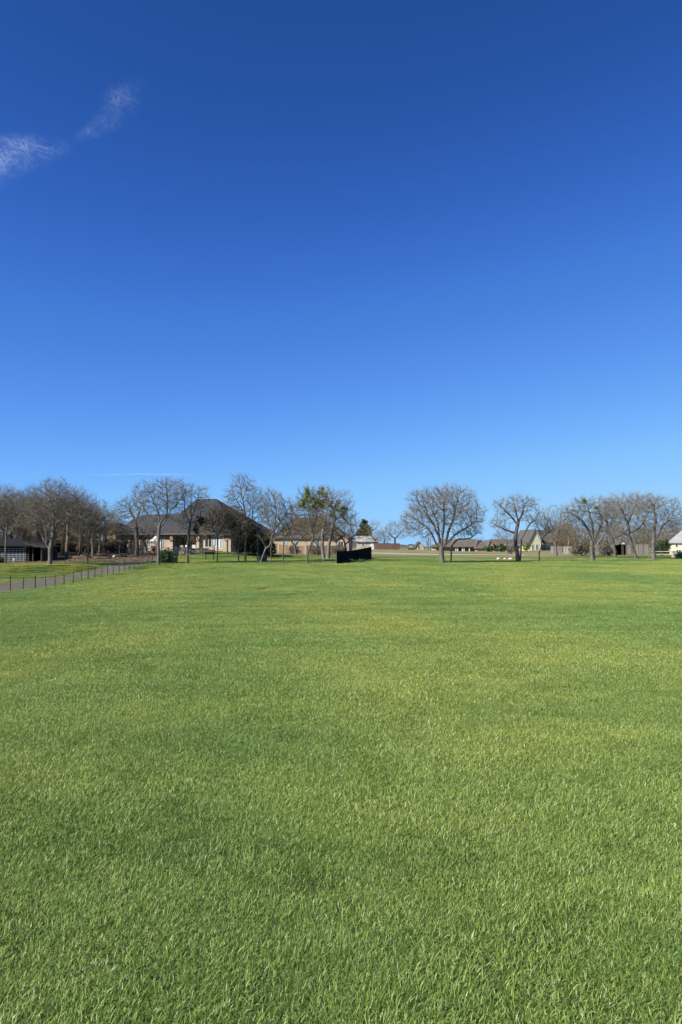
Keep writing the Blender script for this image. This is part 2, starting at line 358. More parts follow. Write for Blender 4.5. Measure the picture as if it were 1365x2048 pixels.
# ---------------------------------------------------------------- grass
m, t, o = new_mat('grass_blades')
g = t.nodes.new('ShaderNodeNewGeometry'); nz = grass_colour(t, g.outputs['Position'])
at_ = t.nodes.new('ShaderNodeAttribute'); at_.attribute_name = 'tone'
rb = ramp(t, [(0, (.060,.105,.019)), (.42, (.215,.302,.058)), (.76, (.405,.490,.130)), (.90, (.50,.53,.24)), (1, (.70,.65,.46))])
t.links.new(at_.outputs['Fac'], rb.inputs[0])
# yellower swathes, fresher swathes
ry = ramp(t, [(.37, (.74,.86,.84)), (.50, (1,1,1)), (.62, (1.24,1.08,1.02))]); t.links.new(nz(.16, 5, (1, .55, 1)), ry.inputs[0])
rs = ramp(t, [(.35, (.86,.91,.88)), (.5, (1,1,1)), (.65, (1.15,1.09,1.08))]); t.links.new(nz(.85, 6, (.35, 1.1, 1), 11), rs.inputs[0])
a1 = t.nodes.new('ShaderNodeMixRGB'); a1.blend_type = 'MULTIPLY'; a1.inputs[0].default_value = 1
a2 = t.nodes.new('ShaderNodeMixRGB'); a2.blend_type = 'MULTIPLY'; a2.inputs[0].default_value = 1
t.links.new(rb.outputs[0], a1.inputs[1]); t.links.new(ry.outputs[0], a1.inputs[2]); t.links.new(a1.outputs[0], a2.inputs[1]); t.links.new(rs.outputs[0], a2.inputs[2])
# the lawn across the lane is drier
sp = t.nodes.new('ShaderNodeSeparateXYZ'); t.links.new(g.outputs['Position'], sp.inputs[0])
mr = t.nodes.new('ShaderNodeMapRange'); mr.inputs[1].default_value = -25; mr.inputs[2].default_value = -27; t.links.new(sp.outputs[0], mr.inputs[0])
rd = ramp(t, [(.3, (.85,.92,.85)), (.7, (1.35,1.12,1.1))]); t.links.new(nz(.35, 6, (1, .5, 1), 5), rd.inputs[0])
a3 = t.nodes.new('ShaderNodeMixRGB'); a3.blend_type = 'MULTIPLY'; t.links.new(mr.outputs[0], a3.inputs[0]); t.links.new(a2.outputs[0], a3.inputs[1]); t.links.new(rd.outputs[0], a3.inputs[2])
p = t.nodes.new('ShaderNodeBsdfPrincipled'); p.inputs['Roughness'].default_value = .55; p.inputs['Specular IOR Level'].default_value = .25
tr = t.nodes.new('ShaderNodeBsdfTranslucent'); ms = t.nodes.new('ShaderNodeMixShader'); ms.inputs[0].default_value = .24
t.links.new(a3.outputs[0], p.inputs['Base Color']); t.links.new(a3.outputs[0], tr.inputs[0])
t.links.new(p.outputs[0], ms.inputs[1]); t.links.new(tr.outputs[0], ms.inputs[2]); t.links.new(ms.outputs[0], o.inputs[0]); M['grass'] = m

def patch(name, radius, dens, width, length, seed, droop=.8):
    rs = np.random.RandomState(seed); n = int(dens*math.pi*radius*radius)
    rr = radius*np.sqrt(rs.rand(n)); keep = rs.rand(n) < np.clip((radius-rr)/(radius*.3), 0.05, 1); rr = rr[keep]; n = len(rr)
    ph = rs.rand(n)*2*math.pi; bx, by = rr*np.cos(ph), rr*np.sin(ph)
    # tufts lean together
    fx = np.zeros(n); 
    for k in range(5):
        w = rs.randn(2)*(3.2/radius if radius > .6 else 7); fx += np.sin(bx*w[0]+by*w[1]+rs.rand()*6)
    lean = fx*.8+rs.randn(n)*1.9
    L = length*(.55+.75*rs.rand(n))*(1+.12*np.tanh(fx)); Wd = width*(.6+.8*rs.rand(n))
    incl = np.abs(rs.randn(n))*.45+.12; bend = incl+droop*(.2+1.6*rs.rand(n))
    face = lean+math.pi/2+rs.randn(n)*.5
    hx, hy = np.cos(lean), np.sin(lean); sx, sy = np.cos(face), np.sin(face)
    p0 = np.stack([bx, by, np.full(n, -.01)], 1)
    p1 = p0+np.stack([hx*np.sin(incl), hy*np.sin(incl), np.cos(incl)], 1)*(L*.45)[:, None]
    p2 = p1+np.stack([hx*np.sin((incl+bend)/2), hy*np.sin((incl+bend)/2), np.cos((incl+bend)/2)], 1)*(L*.3)[:, None]
    p3 = p2+np.stack([hx*np.sin(bend), hy*np.sin(bend), np.cos(bend)], 1)*(L*.3)[:, None]
    s = np.stack([sx, sy, rs.randn(n)*.15], 1)*(Wd/2)[:, None]
    V = np.stack([p0-s*.8, p0+s*.8, p1-s, p1+s, p2-s*.75, p2+s*.75, p3-s*.12, p3+s*.12], 1).reshape(-1, 3)
    b = np.arange(n)*8
    Fa = np.stack([np.stack([b+q, b+q+1, b+q+3, b+q+2], 1) for q in (0, 2, 4)], 1).reshape(-1, 4)
    me = np_mesh(name, V, Fa, M['grass'], smooth=True)
    tone = np.clip(rs.beta(1.5, 1.9, n)*.86+.06*np.tanh(fx), 0, 1); dead = rs.rand(n) < .045; tone[dead] = .88+.12*rs.rand(dead.sum())
    a = me.attributes.new('tone', 'FLOAT', 'POINT'); a.data.foreach_set('value', np.repeat(tone, 8).astype(np.float32))
    return bpy.data.objects.new(name, me)
gc = bpy.data.collections.new('grass_patches')
LOD = []
k = 0
for (nv, rad, dens, wd, ln) in ((8, .40, 15000, .0025, .038), (6, .62, 10500, .0042, .040), (5, 1.25, 5200, .0085, .046)):
    ids = []
    for j in range(nv):
        gc.objects.link(patch('grass_patch_%02d' % k, rad, dens, wd, ln, 100+k)); ids.append(k); k += 1
    LOD.append(ids)
rs = np.random.RandomState(3)
pts, rot, scl, idx = [], [], [], []
def field_mask(x, y):
    pr = np.interp(y, [q[1] for q in PATH_R], [q[0] for q in PATH_R]); pl = np.interp(y, [q[1] for q in PATH_L], [q[0] for q in PATH_L])
    litter = (y > 85+1.2*np.sin(x*.8)) & (x < -21.5+.10*(y-85)) & (x > -60)
    return ~((x < pr) & (x > pl) & (y < 84)) & ~litter
def scatter(y0, y1, sp, ids, fade0, fade1, base=1.0):
    ys = np.arange(y0, y1, sp)
    X, Y = [], []
    for yy in ys:
        w = .56*max(yy, 0)+6.5; xs = np.arange(-w, w, sp); X.append(xs); Y.append(np.full(len(xs), yy))
    X = np.concatenate(X); Y = np.concatenate(Y); X = X+(rs.rand(len(X))-.5)*sp*.9; Y = Y+(rs.rand(len(Y))-.5)*sp*.9
    pr = np.ones(len(X)); u = rs.rand(len(X))
    pr *= np.clip((Y-y0)/max(fade0, 1e-3), 0, 1) if fade0 else 1
    pr *= np.clip((y1-Y)/max(fade1, 1e-3), 0, 1) if fade1 else 1
    kp = (u < pr) & field_mask(X, Y); X, Y = X[kp], Y[kp]; n = len(X)
    pts.append(np.c_[X, Y, hz(X, Y)]); rot.append(rs.rand(n)*6.283)
    tall = 1+.55*np.exp(-((X+20.2)/1.1)**2)*(Y > 30)+.25*np.exp(-((Y-77)/1.5)**2)
    sw = .10*np.sin(X*.9+1.7*np.sin(Y*.5))*np.sin(Y*1.3+X*.2)
    scl.append(base*tall*(1+sw)*(.8+.4*rs.rand(n))); idx.append(rs.choice(ids, n))
scatter(-3.5, 11.5, .30, LOD[0], 0, 4)
scatter(6.5, 36, .48, LOD[1], 4, 12)
scatter(24, 104, 1.0, LOD[2], 12, 10, .95)
pts = np.concatenate(pts); rot = np.concatenate(rot); scl = np.concatenate(scl); idx = np.concatenate(idx)
me = bpy.data.meshes.new('grass'); me.vertices.add(len(pts)); me.vertices.foreach_set('co', pts.astype(np.float32).ravel())
for nm, arr, ty in (('rot', rot, 'FLOAT'), ('scl', scl, 'FLOAT'), ('idx', idx, 'INT')):
    a = me.attributes.new(nm, ty, 'POINT'); a.data.foreach_set('value', arr.astype(np.int32 if ty == 'INT' else np.float32))
me.materials.append(M['grass'])
go = bpy.data.objects.new('grass', me); COL.objects.link(go); tag(go, 'thick green lawn grass covering the whole field', 'grass', kind='stuff')
ng = bpy.data.node_groups.new('grass_scatter', 'GeometryNodeTree')
ng.interface.new_socket('Geometry', in_out='INPUT', socket_type='NodeSocketGeometry'); ng.interface.new_socket('Geometry', in_out='OUTPUT', socket_type='NodeSocketGeometry')
gi = ng.nodes.new('NodeGroupInput'); g_o = ng.nodes.new('NodeGroupOutput'); ip = ng.nodes.new('GeometryNodeInstanceOnPoints')
ci = ng.nodes.new('GeometryNodeCollectionInfo'); ci.inputs['Collection'].default_value = gc; ci.inputs['Separate Children'].default_value = True; ci.inputs['Reset Children'].default_value = True
def na(nm, ty):
    q = ng.nodes.new('GeometryNodeInputNamedAttribute'); q.data_type = ty; q.inputs['Name'].default_value = nm
    return [s for s in q.outputs if s.enabled][0]
cx = ng.nodes.new('ShaderNodeCombineXYZ'); ng.links.new(na('rot', 'FLOAT'), cx.inputs[2])
ng.links.new(gi.outputs[0], ip.inputs['Points']); ng.links.new(ci.outputs[0], ip.inputs['Instance']); ip.inputs['Pick Instance'].default_value = True
ng.links.new(na('idx', 'INT'), ip.inputs['Instance Index']); ng.links.new(cx.outputs[0], ip.inputs['Rotation']); ng.links.new(na('scl', 'FLOAT'), ip.inputs['Scale'])
ng.links.new(ip.outputs[0], g_o.inputs[0])
md = go.modifiers.new('scatter', 'NODES'); md.node_group = ng
print('grass instances', len(pts))

# ---------------------------------------------------------------- houses
class Frame:
    """local frame of a building: x right, y away, z up; finds local x and z behind a photo pixel"""
    def __init__(s, X, Y, rz=0.0, z=None):
        s.o = (X, Y); s.rz = rz; s.ex = (math.cos(rz), math.sin(rz)); s.ey = (-math.sin(rz), math.cos(rz)); s.z = gz(X, Y) if z is None else z
    def x(s, px, v=0.0):
        k = (px-682.5)/F*math.cos(TH)
        ax, ay = s.o[0]+v*s.ey[0], s.o[1]+v*s.ey[1]
        return -(ax-k*ay)/(s.ex[0]-k*s.ex[1])
    def zz(s, px, py, v=0.0):
        x = s.x(px, v); Y = s.o[1]+x*s.ex[1]+v*s.ey[1]; return at(px, py, Y)[2]-s.z
    def root(s, name): return empty(name, (s.o[0], s.o[1], s.z), s.rz)

def hip(mb, x0, x1, y0, y1, ze, rx0, rx1, ry, zr, t=.22, ry1=None):
    ry1 = ry if ry1 is None else ry1
    n = len(mb.v)
    mb.v += [(x0,y0,ze),(x1,y0,ze),(x1,y1,ze),(x0,y1,ze),(x0,y0,ze-t),(x1,y0,ze-t),(x1,y1,ze-t),(x0,y1,ze-t),(rx0,ry,zr),(rx1,ry1,zr)]
    for q in ((0,1,9,8),(2,3,8,9),(1,2,9),(3,0,8),(4,5,1,0),(5,6,2,1),(6,7,3,2),(7,4,0,3),(7,6,5,4)): mb.f.append(tuple(n+i for i in q))

def window(root, x0, x1, z0, z1, y=0.0, pane=None, fr=None, t=.09, name='window', mull=True, arch=False):
    """frame with a glazed pane, set proud of the wall plane y"""
    f = MB(); pane = pane or M['glass']; fr = fr or M['white']
    f.box(x0-t, x0, y-.07, y+.05, z0-t, z1+t); f.box(x1, x1+t, y-.07, y+.05, z0-t, z1+t)
    f.box(x0, x1, y-.07, y+.05, z0-t, z0); f.box(x0, x1, y-.07, y+.05, z1, z1+t)
    if mull: f.box((x0+x1)/2-.03, (x0+x1)/2+.03, y-.06, y+.04, z0, z1)
    g = MB()
    if arch:
        n = 12; c = (x0+x1)/2; r = (x1-x0)/2; P = [(c+r*math.cos(math.pi*i/n), y-.03, z1+t+r*math.sin(math.pi*i/n)) for i in range(n+1)]
        g.prism(P, (0, .05, 0))
        for i in range(n):
            a0, a1 = math.pi*i/n, math.pi*(i+1)/n
            f.prism([(c+q*math.cos(a), y-.07, z1+t+q*math.sin(a)) for q, a in ((r, a0), (r+t*1.4, a0), (r+t*1.4, a1), (r, a1))], (0, .12, 0))
    w = f.build(name, fr, root); g.box(x0, x1, y-.035, y+.02, z0, z1); g.build('pane', pane, w); return w

def arched(x0, x1, z0, z1, y, d, n=10):
    c = (x0+x1)/2; r = (x1-x0)/2; P = [(x0, y, z0), (x1, y, z0)]+[(c+r*math.cos(math.pi*i/n), y, z1-r+r*math.sin(math.pi*i/n)) for i in range(n+1)]
    return MB().prism(P, (0, d, 0))

# --- large house with charcoal hip roof
fr = Frame(-15.2, 106, math.atan2(-4.5, 16)); r_ = fr.root('brick_house')
tag(r_, 'large cream brick house with tall charcoal hip roof behind the left trees', 'house')
Wd = -fr.x(232); dp = 15.5; ze = fr.zz(400, 1067)
xp0, xp1 = fr.x(345), fr.x(402)
w = MB(); T = .25
for a, b in ((-Wd, xp0), (xp1, 0)): w.box(a, b, 0, T, -1.5, ze)
w.box(-Wd, -Wd+T, T, 10, -1.5, ze); w.box(-T, 0, T, dp, -1.5, ze); w.box(-Wd, -T, dp-T, dp, -1.5, ze)
w.box(xp0-T, xp0, T, 4, -1.5, ze); w.box(xp1, xp1+T, T, 4, -1.5, ze); w.box(xp0, xp1, 3.75, 4, -1.5, ze)
w.build('wall', M['cream'], r_)
MB().box(xp0, xp1, -1.2, 3.75, -1.2, -.05).build('patio_slab', M['concrete'], r_)
ro = MB(); xr0, xr1 = fr.x(393, 7.5), fr.x(432, 7.5); zr = fr.zz(410, 998, 7.5)
hip(ro, fr.x(318), .7, -.7, dp+.7, ze+.1, xr0, xr1, 7.5, zr)
ro.build('roof', M['roof_dark'], r_)
ro2 = MB(); hip(ro2, -Wd-.6, fr.x(395), -.72, 10.6, ze+.102, fr.x(286, 5), fr.x(375, 5), 5, fr.zz(300, 1029, 5)); q = ro2.build('roof', M['roof_dark'], r_)
fa = MB().box(-Wd-.65, .75, -.78, -.722, ze-.14, ze+.0); fa.build('fascia', M['wood_grey'], r_)
# projecting bay with its own little roof
bx0, bx1 = fr.x(446, -1.6), fr.x(462, -1.6); zb = fr.zz(455, 1070, -1.6)
MB().box(bx0, bx1, -1.6, -.01, -1.5, zb).build('bay_wall', M['cream'], r_)
bro = MB(); hip(bro, bx0-1.0, bx1+.35, -2.0, 2.4, zb+.05, fr.x(451, 0), fr.x(455, 0), .4, fr.zz(452, 1055, -.2), t=.15, ry1=.4); bro.build('bay_roof', M['roof_dark'], r_)
# porch column, beam, ceiling lamp
for px in (346, 398.5):
    xx = fr.x(px); MB().box(xx-.22, xx+.22, -.45, -.02, -.5, ze-.14).build('column', M['pinkbrick'], r_)
window(r_, fr.x(411), fr.x(424), .6, fr.zz(418, 1078), 0, M['glass'], M['offwhite'], arch=True)
window(r_, fr.x(429.5), fr.x(438.5), .7, fr.zz(434, 1073), 0, M['glass_blue'])
window(r_, fr.x(441, 0), fr.x(444.5, 0), .4, fr.zz(442, 1080), 0, M['glass_blue'], mull=False)
window(r_, fr.x(238), fr.x(253), .35, fr.zz(245, 1075), 0, M['glass_blue'])
window(r_, fr.x(296), fr.x(301.5), .6, fr.zz(298, 1073), 0, M['glass_blue'])
window(r_, fr.x(322.5), fr.x(328.5), .3, fr.zz(326, 1075), 0, M['glass'])
for a, b, ty in ((261, 270.5, 1077), (281, 292.5, 1071)):
    arched(fr.x(a), fr.x(b), -.1, fr.zz(a, ty), -.05, .04).build('arch_shade_panel', M['wood_dark'], r_)  # flat dark panel on the wall stands for the shade inside each arch
for a, b in ((362, 369), (374, 381), (386, 391)):
    window(r_, fr.x(a, 3.7), fr.x(b, 3.7), .1, 2.0, 3.7, M['glass'])
d_ = MB().box(fr.x(352, 3.7), fr.x(357, 3.7), 3.62, 3.72, -.05, 2.05).build('door', M['offwhite'], r_)
MB().box(fr.x(356.3, 3.7)-.03, fr.x(356.3, 3.7)+.03, 3.54, 3.61, .95, 1.05).build('handle', M['metal_dark'], d_)
MB().box(fr.x(418,7.5)-.18, fr.x(418,7.5)+.18, 6.9, 7.2, zr-.7, zr+.02).build('roof_vent', M['metal_dark'], r_)
# garden room behind the main house, seen between the trees
fr2 = Frame(at(222, 1100, 126)[0], 126); r_ = fr2.root('garden_cottage'); tag(r_, 'small yellow gabled cottage peeping out left of the charcoal roof', 'cottage')
x0, x1 = fr2.x(206), fr2.x(238); zw = fr2.zz(222, 1066); zp = fr2.zz(222, 1047)
MB().prism([(x0,0,-1),(x1,0,-1),(x1,0,zw),((x0+x1)/2,0,zp),(x0,0,zw)], (0, 6, 0)).build('wall', M['yellow_wall'], r_)
xm = (x0+x1)/2
MB().prism([(x0-.3,-.4,zw-.15),(xm,-.4,zp+.05),(xm,-.4,zp+.22),(x0-.3,-.4,zw+.05)], (0,6.8,0)).prism([(xm+.003,-.4,zp+.05),(x1+.3,-.4,zw-.15),(x1+.3,-.4,zw+.05),(xm+.003,-.4,zp+.22)], (0,6.8,0)).build('roof', M['roof_grey'], r_)
window(r_, fr2.x(213), fr2.x(218), 1, 2.2)

def gable_roof(x0, x1, y0, y1, zw, zp, ov=.3, th=.18):
    """ridge running away from the viewer"""
    xm = (x0+x1)/2; s = (zp-zw)/(xm-x0)
    mb = MB()
    mb.prism([(x0-ov,y0-ov,zw-ov*s),(xm-.002,y0-ov,zp),(xm-.002,y0-ov,zp+th),(x0-ov,y0-ov,zw-ov*s+th)], (0,y1-y0+2*ov,0))
    mb.prism([(xm+.002,y0-ov,zp),(x1+ov,y0-ov,zw-ov*s),(x1+ov,y0-ov,zw-ov*s+th),(xm+.002,y0-ov,zp+th)], (0,y1-y0+2*ov,0))
    return mb
def gable_wall(x0, x1, y0, y1, zw, zp): return MB().prism([(x0,y0,-1.5),(x1,y0,-1.5),(x1,y0,zw),((x0+x1)/2,y0,zp-.01),(x0,y0,zw)], (0, y1-y0, 0))

# --- house behind the cedar fence
fr = Frame(at(625, 1100, 152)[0], 152, R(-6)); r_ = fr.root('suburban_house'); tag(r_, 'cream house with grey-brown hip roof behind the cedar fence', 'house')
x0, x1 = fr.x(548), fr.x(694); ze = fr.zz(600, 1076)
MB().box(x0, x1, 0, 13, -1.5, ze).build('wall', M['cream'], r_)
ro = MB(); hip(ro, x0-.5, x1+.5, -.5, 13.5, ze+.1, fr.x(588, 6.5), fr.x(645, 6.5), 6.5, fr.zz(610, 1036, 6.5)); ro.build('roof', M['roof_grey'], r_)
gx0, gx1 = fr.x(672, -2.2), fr.x(698, -2.2); zg = fr.zz(680, 1082, -2.2)
gable_wall(gx0, gx1, -2.2, -.01, zg, fr.zz(682, 1070, -2.2)).build('gable_wall', M['orange_brick'], r_)
gable_roof(gx0, gx1, -2.2, 4, zg, fr.zz(682, 1070, -2.2)).build('gable_roof', M['roof_brown'], r_)
for a, b in ((568, 574), (588, 594), (632, 640)): window(r_, fr.x(a), fr.x(b), 1.2, 2.6, 0, M['glass_blue'])
window(r_, fr.x(677, -2.2), fr.x(687, -2.2), 1.2, 2.4, -2.2)
MB().box(fr.x(640, 8), fr.x(645, 8), 7.5, 8.6, fr.zz(640, 1055, 8), fr.zz(640, 1027, 8)).build('chimney', M['red_brick'], r_)

def plank_fence(name, pts, h, mat, label, gap=.15, bw=.14, post_every=14, group=None, railmat=None, cat='fence', postmat=None, slats=True):
    """board fence along world polyline [(X,Y)...]; boards, rails and posts follow the ground"""
    o0 = (pts[0][0], pts[0][1], gz(*pts[0])); root = empty(name, o0); tag(root, label, cat, group)
    b = MB(); RL = (MB(), MB()); posts = []; cnt = 0
    for (xa, ya), (xb, yb) in zip(pts[:-1], pts[1:]):
        L = math.hypot(xb-xa, yb-ya); n = max(1, int(L/gap)); dx, dy = (xb-xa)/L, (yb-ya)/L
        xs = np.linspace(xa, xb, n+1); ys = np.linspace(ya, yb, n+1); zs = hz(xs, ys)
        for i in range(n):
            x, y, z = xs[i]-o0[0], ys[i]-o0[1], zs[i]-o0[2]; hh = h+random.uniform(-.02, .02)
            if slats: b.prism([(x, y, z+.03), (x+dx*bw, y+dy*bw, z+.03), (x+dx*bw, y+dy*bw, z+hh), (x, y, z+hh)], (dy*.02, -dx*.02, 0))
            if cnt % post_every == 0: posts.append((x-dy*.09, y+dx*.09, z))
            cnt += 1
        for fz, rl in zip(((.3, h-.3) if slats else (h*.45, h-.12)), RL):
            for i in range(0, n, 4):
                j = min(i+4, n); P = []
                for q in (i, j): P.append((xs[q]-o0[0]-dy*.04, ys[q]-o0[1]+dx*.04, zs[q]-o0[2]+fz))
                rl.prism([P[0], P[1], (P[1][0], P[1][1], P[1][2]+.09), (P[0][0], P[0][1], P[0][2]+.09)], (-dy*.035, dx*.035, 0))
    if slats: b.build('boards', mat, root)
    for rl in RL: rl.build('rail', railmat or mat, root)
    for (x, y, z) in posts[:90]: MB().box(x-.05, x+.05, y-.05, y+.05, z-.2, z+h+.04).build('post', postmat or railmat or mat, root)
    return root
def apx(px, D): return at(px, 1108, D)[:2]
plank_fence('board_fence', [apx(547, 142), apx(612, 139)], 1.8, M['wood'], 'sunlit tan cedar board fence below the cream house', gap=.17, bw=.15)
plank_fence('board_fence', [apx(613.5, 136), apx(688, 134)], 1.8, M['wood_red'], 'reddish board fence with shade in its colour behind the pale-trunked tree', gap=.17, bw=.15)
plank_fence('brick_garden_wall', [apx(752, 186), apx(800, 188)], 1.55, M['red_brick'], 'low red-brown wall right of the small white garage', gap=.35, bw=.352, cat='wall')
# --- small white garage
fr = Frame(at(735, 1096, 188)[0], 188, R(0)); r_ = fr.root('garage'); tag(r_, 'small pale garage with blue-grey roof beside a dark evergreen', 'garage')
x0, x1 = fr.x(715), fr.x(757)
MB().box(x0, x1, 0, 7, -1.5, fr.zz(735, 1083)).build('wall', M['stone'], r_)
ro = MB(); hip(ro, x0-.4, x1+.4, -.4, 7.4, fr.zz(735, 1083)+.1, x0-.4, x1+.4, 3.5, fr.zz(735, 1072, 3.5)); ro.build('roof', M['roof_pale'], r_)
arched(fr.x(741), fr.x(752), -.1, fr.zz(745, 1085), -.06, .05).build('door', M['white'], r_)
window(r_, fr.x(724), fr.x(729), .8, 1.7)
# --- yellow cottage
fr = Frame(at(832, 1101, 262)[0], 262); r_ = fr.root('yellow_cottage'); tag(r_, 'far yellow cottage with steep gable left of the big oak', 'cottage')
x0, x1 = fr.x(831), fr.x(848); zw, zp = fr.zz(840, 1095), fr.zz(840, 1083.5)
gable_wall(x0, x1, 0, 8, zw, zp).build('wall', M['yellow_wall'], r_); gable_roof(x0, x1, 0, 8, zw, zp).build('roof', M['roof_grey'], r_)
MB().box(fr.x(817), x0-.01, 2, 7, -1.5, fr.zz(822, 1096)).build('side_wall', M['yellow_wall'], r_)
ro = MB(); hip(ro, fr.x(816), x0+.3, 1.6, 7.4, fr.zz(822, 1096), fr.x(818, 4), x0, 4.5, fr.zz(822, 1088, 4)); ro.build('side_roof', M['roof_grey'], r_)
window(r_, fr.x(836), fr.x(840), .6, 2.0); window(r_, fr.x(820, 2), fr.x(824, 2), .5, 1.6, 2, M['glass_blue'])
# --- long brown-roofed house
fr = Frame(at(925, 1103, 232)[0], 232); r_ = fr.root('ranch_house'); tag(r_, 'long low house with brown roof and white porch columns behind the big oak', 'house')
x0, x1 = fr.x(872), fr.x(952); ze = fr.zz(910, 1093.5)
MB().box(x0, x1, 1.5, 11, -1.5, ze).build('wall', M['pinkbrick'], r_)
ro = MB(); hip(ro, x0-.6, x1+.6, -.6, 11.6, ze+.1, fr.x(890, 5.5), fr.x(952, 5.5), 5.5, fr.zz(920, 1078, 5.5)); ro.build('roof', M['roof_brown'], r_)
for px in (912, 915.5, 925, 928.5, 939): xx = fr.x(px); MB().box(xx-.14, xx+.14, -.2, .08, -.4, ze-.12).build('column', M['white'], r_)
for a, b in ((884, 889), (930.5, 936)): window(r_, fr.x(a, 1.5), fr.x(b, 1.5), .5, 1.7, 1.5)
MB().box(fr.x(918, 1.5), fr.x(922.5, 1.5), 1.4, 1.47, -.1, 1.8).build('door', M['wood_dark'], r_)
wx0, wx1 = fr.x(954, -3), fr.x(972, -3)
MB().box(wx0, wx1, -3, 8, -1.5, fr.zz(962, 1095, -3)).build('wing_wall', M['orange_brick'], r_)
ro = MB(); hip(ro, wx0-.5, wx1+.5, -3.5, 8.5, fr.zz(962, 1096, -3), fr.x(957, 0), fr.x(969, 0), 1, fr.zz(962, 1080, 0), ry1=3); ro.build('wing_roof', M['roof_brown'], r_)
# --- orange brick house
fr = Frame(at(1010, 1101, 245)[0], 245); r_ = fr.root('orange_brick_house'); tag(r_, 'orange brick house with brown roof between two oaks', 'house')
x0, x1 = fr.x(975), fr.x(989); zw, zp = fr.zz(982, 1096), fr.zz(982, 1080.5)
gable_wall(x0, x1, 0, 10, zw, zp).build('wall', M['orange_brick'], r_); gable_roof(x0, x1, 0, 10, zw, zp).build('gable_roof', M['roof_brown'], r_)
X1 = fr.x(1040); MB().box(x1+.01, X1, 1.5, 11, -1.5, fr.zz(1010, 1094)).build('side_wall', M['orange_brick'], r_)
ro = MB(); hip(ro, x1-1, X1+.5, 1, 11.5, fr.zz(1010, 1094.5), x1-.5, fr.x(1034, 6), 6, fr.zz(1010, 1078.5, 6)); ro.build('roof', M['roof_brown'], r_)
for a, b in ((996, 1001), (1010, 1016), (1026, 1032)): window(r_, fr.x(a, 1.5), fr.x(b, 1.5), .6, 1.9, 1.5)
# --- grey gabled house
fr = Frame(at(1046, 1101, 238)[0], 238); r_ = fr.root('grey_roofed_house'); tag(r_, 'tan house under dark grey hip roof left of the cream gable', 'house')
x0, x1 = fr.x(1026), fr.x(1059)
MB().box(x0, x1, 0, 10, -1.5, fr.zz(1045, 1092)).build('wall', M['stone'], r_)
ro = MB(); hip(ro, x0-.5, x1+.5, -.5, 10.5, fr.zz(1045, 1092), fr.x(1040, 5), fr.x(1047, 5), 5, fr.zz(1045, 1070.5, 5)); ro.build('roof', M['roof_grey'], r_)
window(r_, fr.x(1048), fr.x(1053), .6, 1.8); window(r_, fr.x(1034), fr.x(1039), .6, 1.8)
# --- cream gabled house
fr = Frame(at(1072, 1100, 232)[0], 232, R(8)); r_ = fr.root('cream_gabled_house'); tag(r_, 'cream house with steep front gable and long grey roof', 'house')
x0, x1 = fr.x(1058.5), fr.x(1083); zw, zp = fr.zz(1070, 1085), fr.zz(1070, 1060)
gable_wall(x0, x1, 0, 12, zw, zp).build('wall', M['cream_wall'], r_); gable_roof(x0, x1, 0, 12, zw, zp, .4, .25).build('gable_roof', M['roof_grey'], r_)
xm = (x0+x1)/2; sl = (zp-zw)/(xm-x0)
MB().prism([(xm,-.43,zp+.05),(x1+.42,-.43,zw-.42*sl+.05),(x1+.42,-.43,zw-.42*sl+.32),(xm,-.43,zp+.32)], (0,.02,0)).build('barge_board', M['white'], r_)
X1 = fr.x(1160); MB().box(x1+.01, X1, 2.5, 12, -1.5, fr.zz(1120, 1084)).build('side_wall', M['orange_brick'], r_)
ro = MB(); hip(ro, x1-1.5, fr.x(1112), 1.8, 12.5, fr.zz(1100, 1086), xm, fr.x(1106, 7), 7, fr.zz(1090, 1059.5, 7)); ro.build('roof', M['roof_grey'], r_)
ro = MB(); hip(ro, fr.x(1104), X1+.6, 1.5, 12.8, fr.zz(1130, 1084), fr.x(1128, 7.2), fr.x(1142, 7.2), 7.2, fr.zz(1135, 1046, 7.2)); ro.build('rear_roof', M['roof_brown'], r_)
for a, b in ((1064, 1067.5), (1072, 1076)): window(r_, fr.x(a), fr.x(b), .3, 1.9)
for a, b in ((1087, 1091), (1093, 1097), (1099, 1103), (1120, 1126), (1138, 1145)): window(r_, fr.x(a, 2.5), fr.x(b, 2.5), .3, 2.0, 2.5)
plank_fence('picket_fence', [apx(1102, 172), apx(1112, 168), apx(1158, 166)], 1.75, M['picket'], 'whitish picket fence in front of the orange brick wall', gap=.3, bw=.16, post_every=8)
plank_fence('board_fence', [apx(1158, 165), apx(1206, 160), apx(1300, 152)], 2.2, M['board_grey'], 'weathered grey board fence behind the right-hand oaks', gap=.2, bw=.17, post_every=12)
fr = Frame(at(1246, 1108, 146)[0], 146); r_ = fr.root('garden_shed'); tag(r_, 'small white plank shed half hidden between two leaning oaks', 'shed')
x0, x1 = fr.x(1238), fr.x(1252); MB().box(x0, x1, 0, 2.5, -.5, 2.1).build('wall', M['offwhite'], r_)
gable_wall(x0, x1, 0, 2.5, 2.1, 2.8).build('gable', M['offwhite'], r_); gable_roof(x0, x1, 0, 2.5, 2.1, 2.8, .15, .1).build('roof', M['roof_grey'], r_)
MB().box(fr.x(1243), fr.x(1248), -.04, -.005, 0, 1.9).build('door', M['wood_dark'], r_)
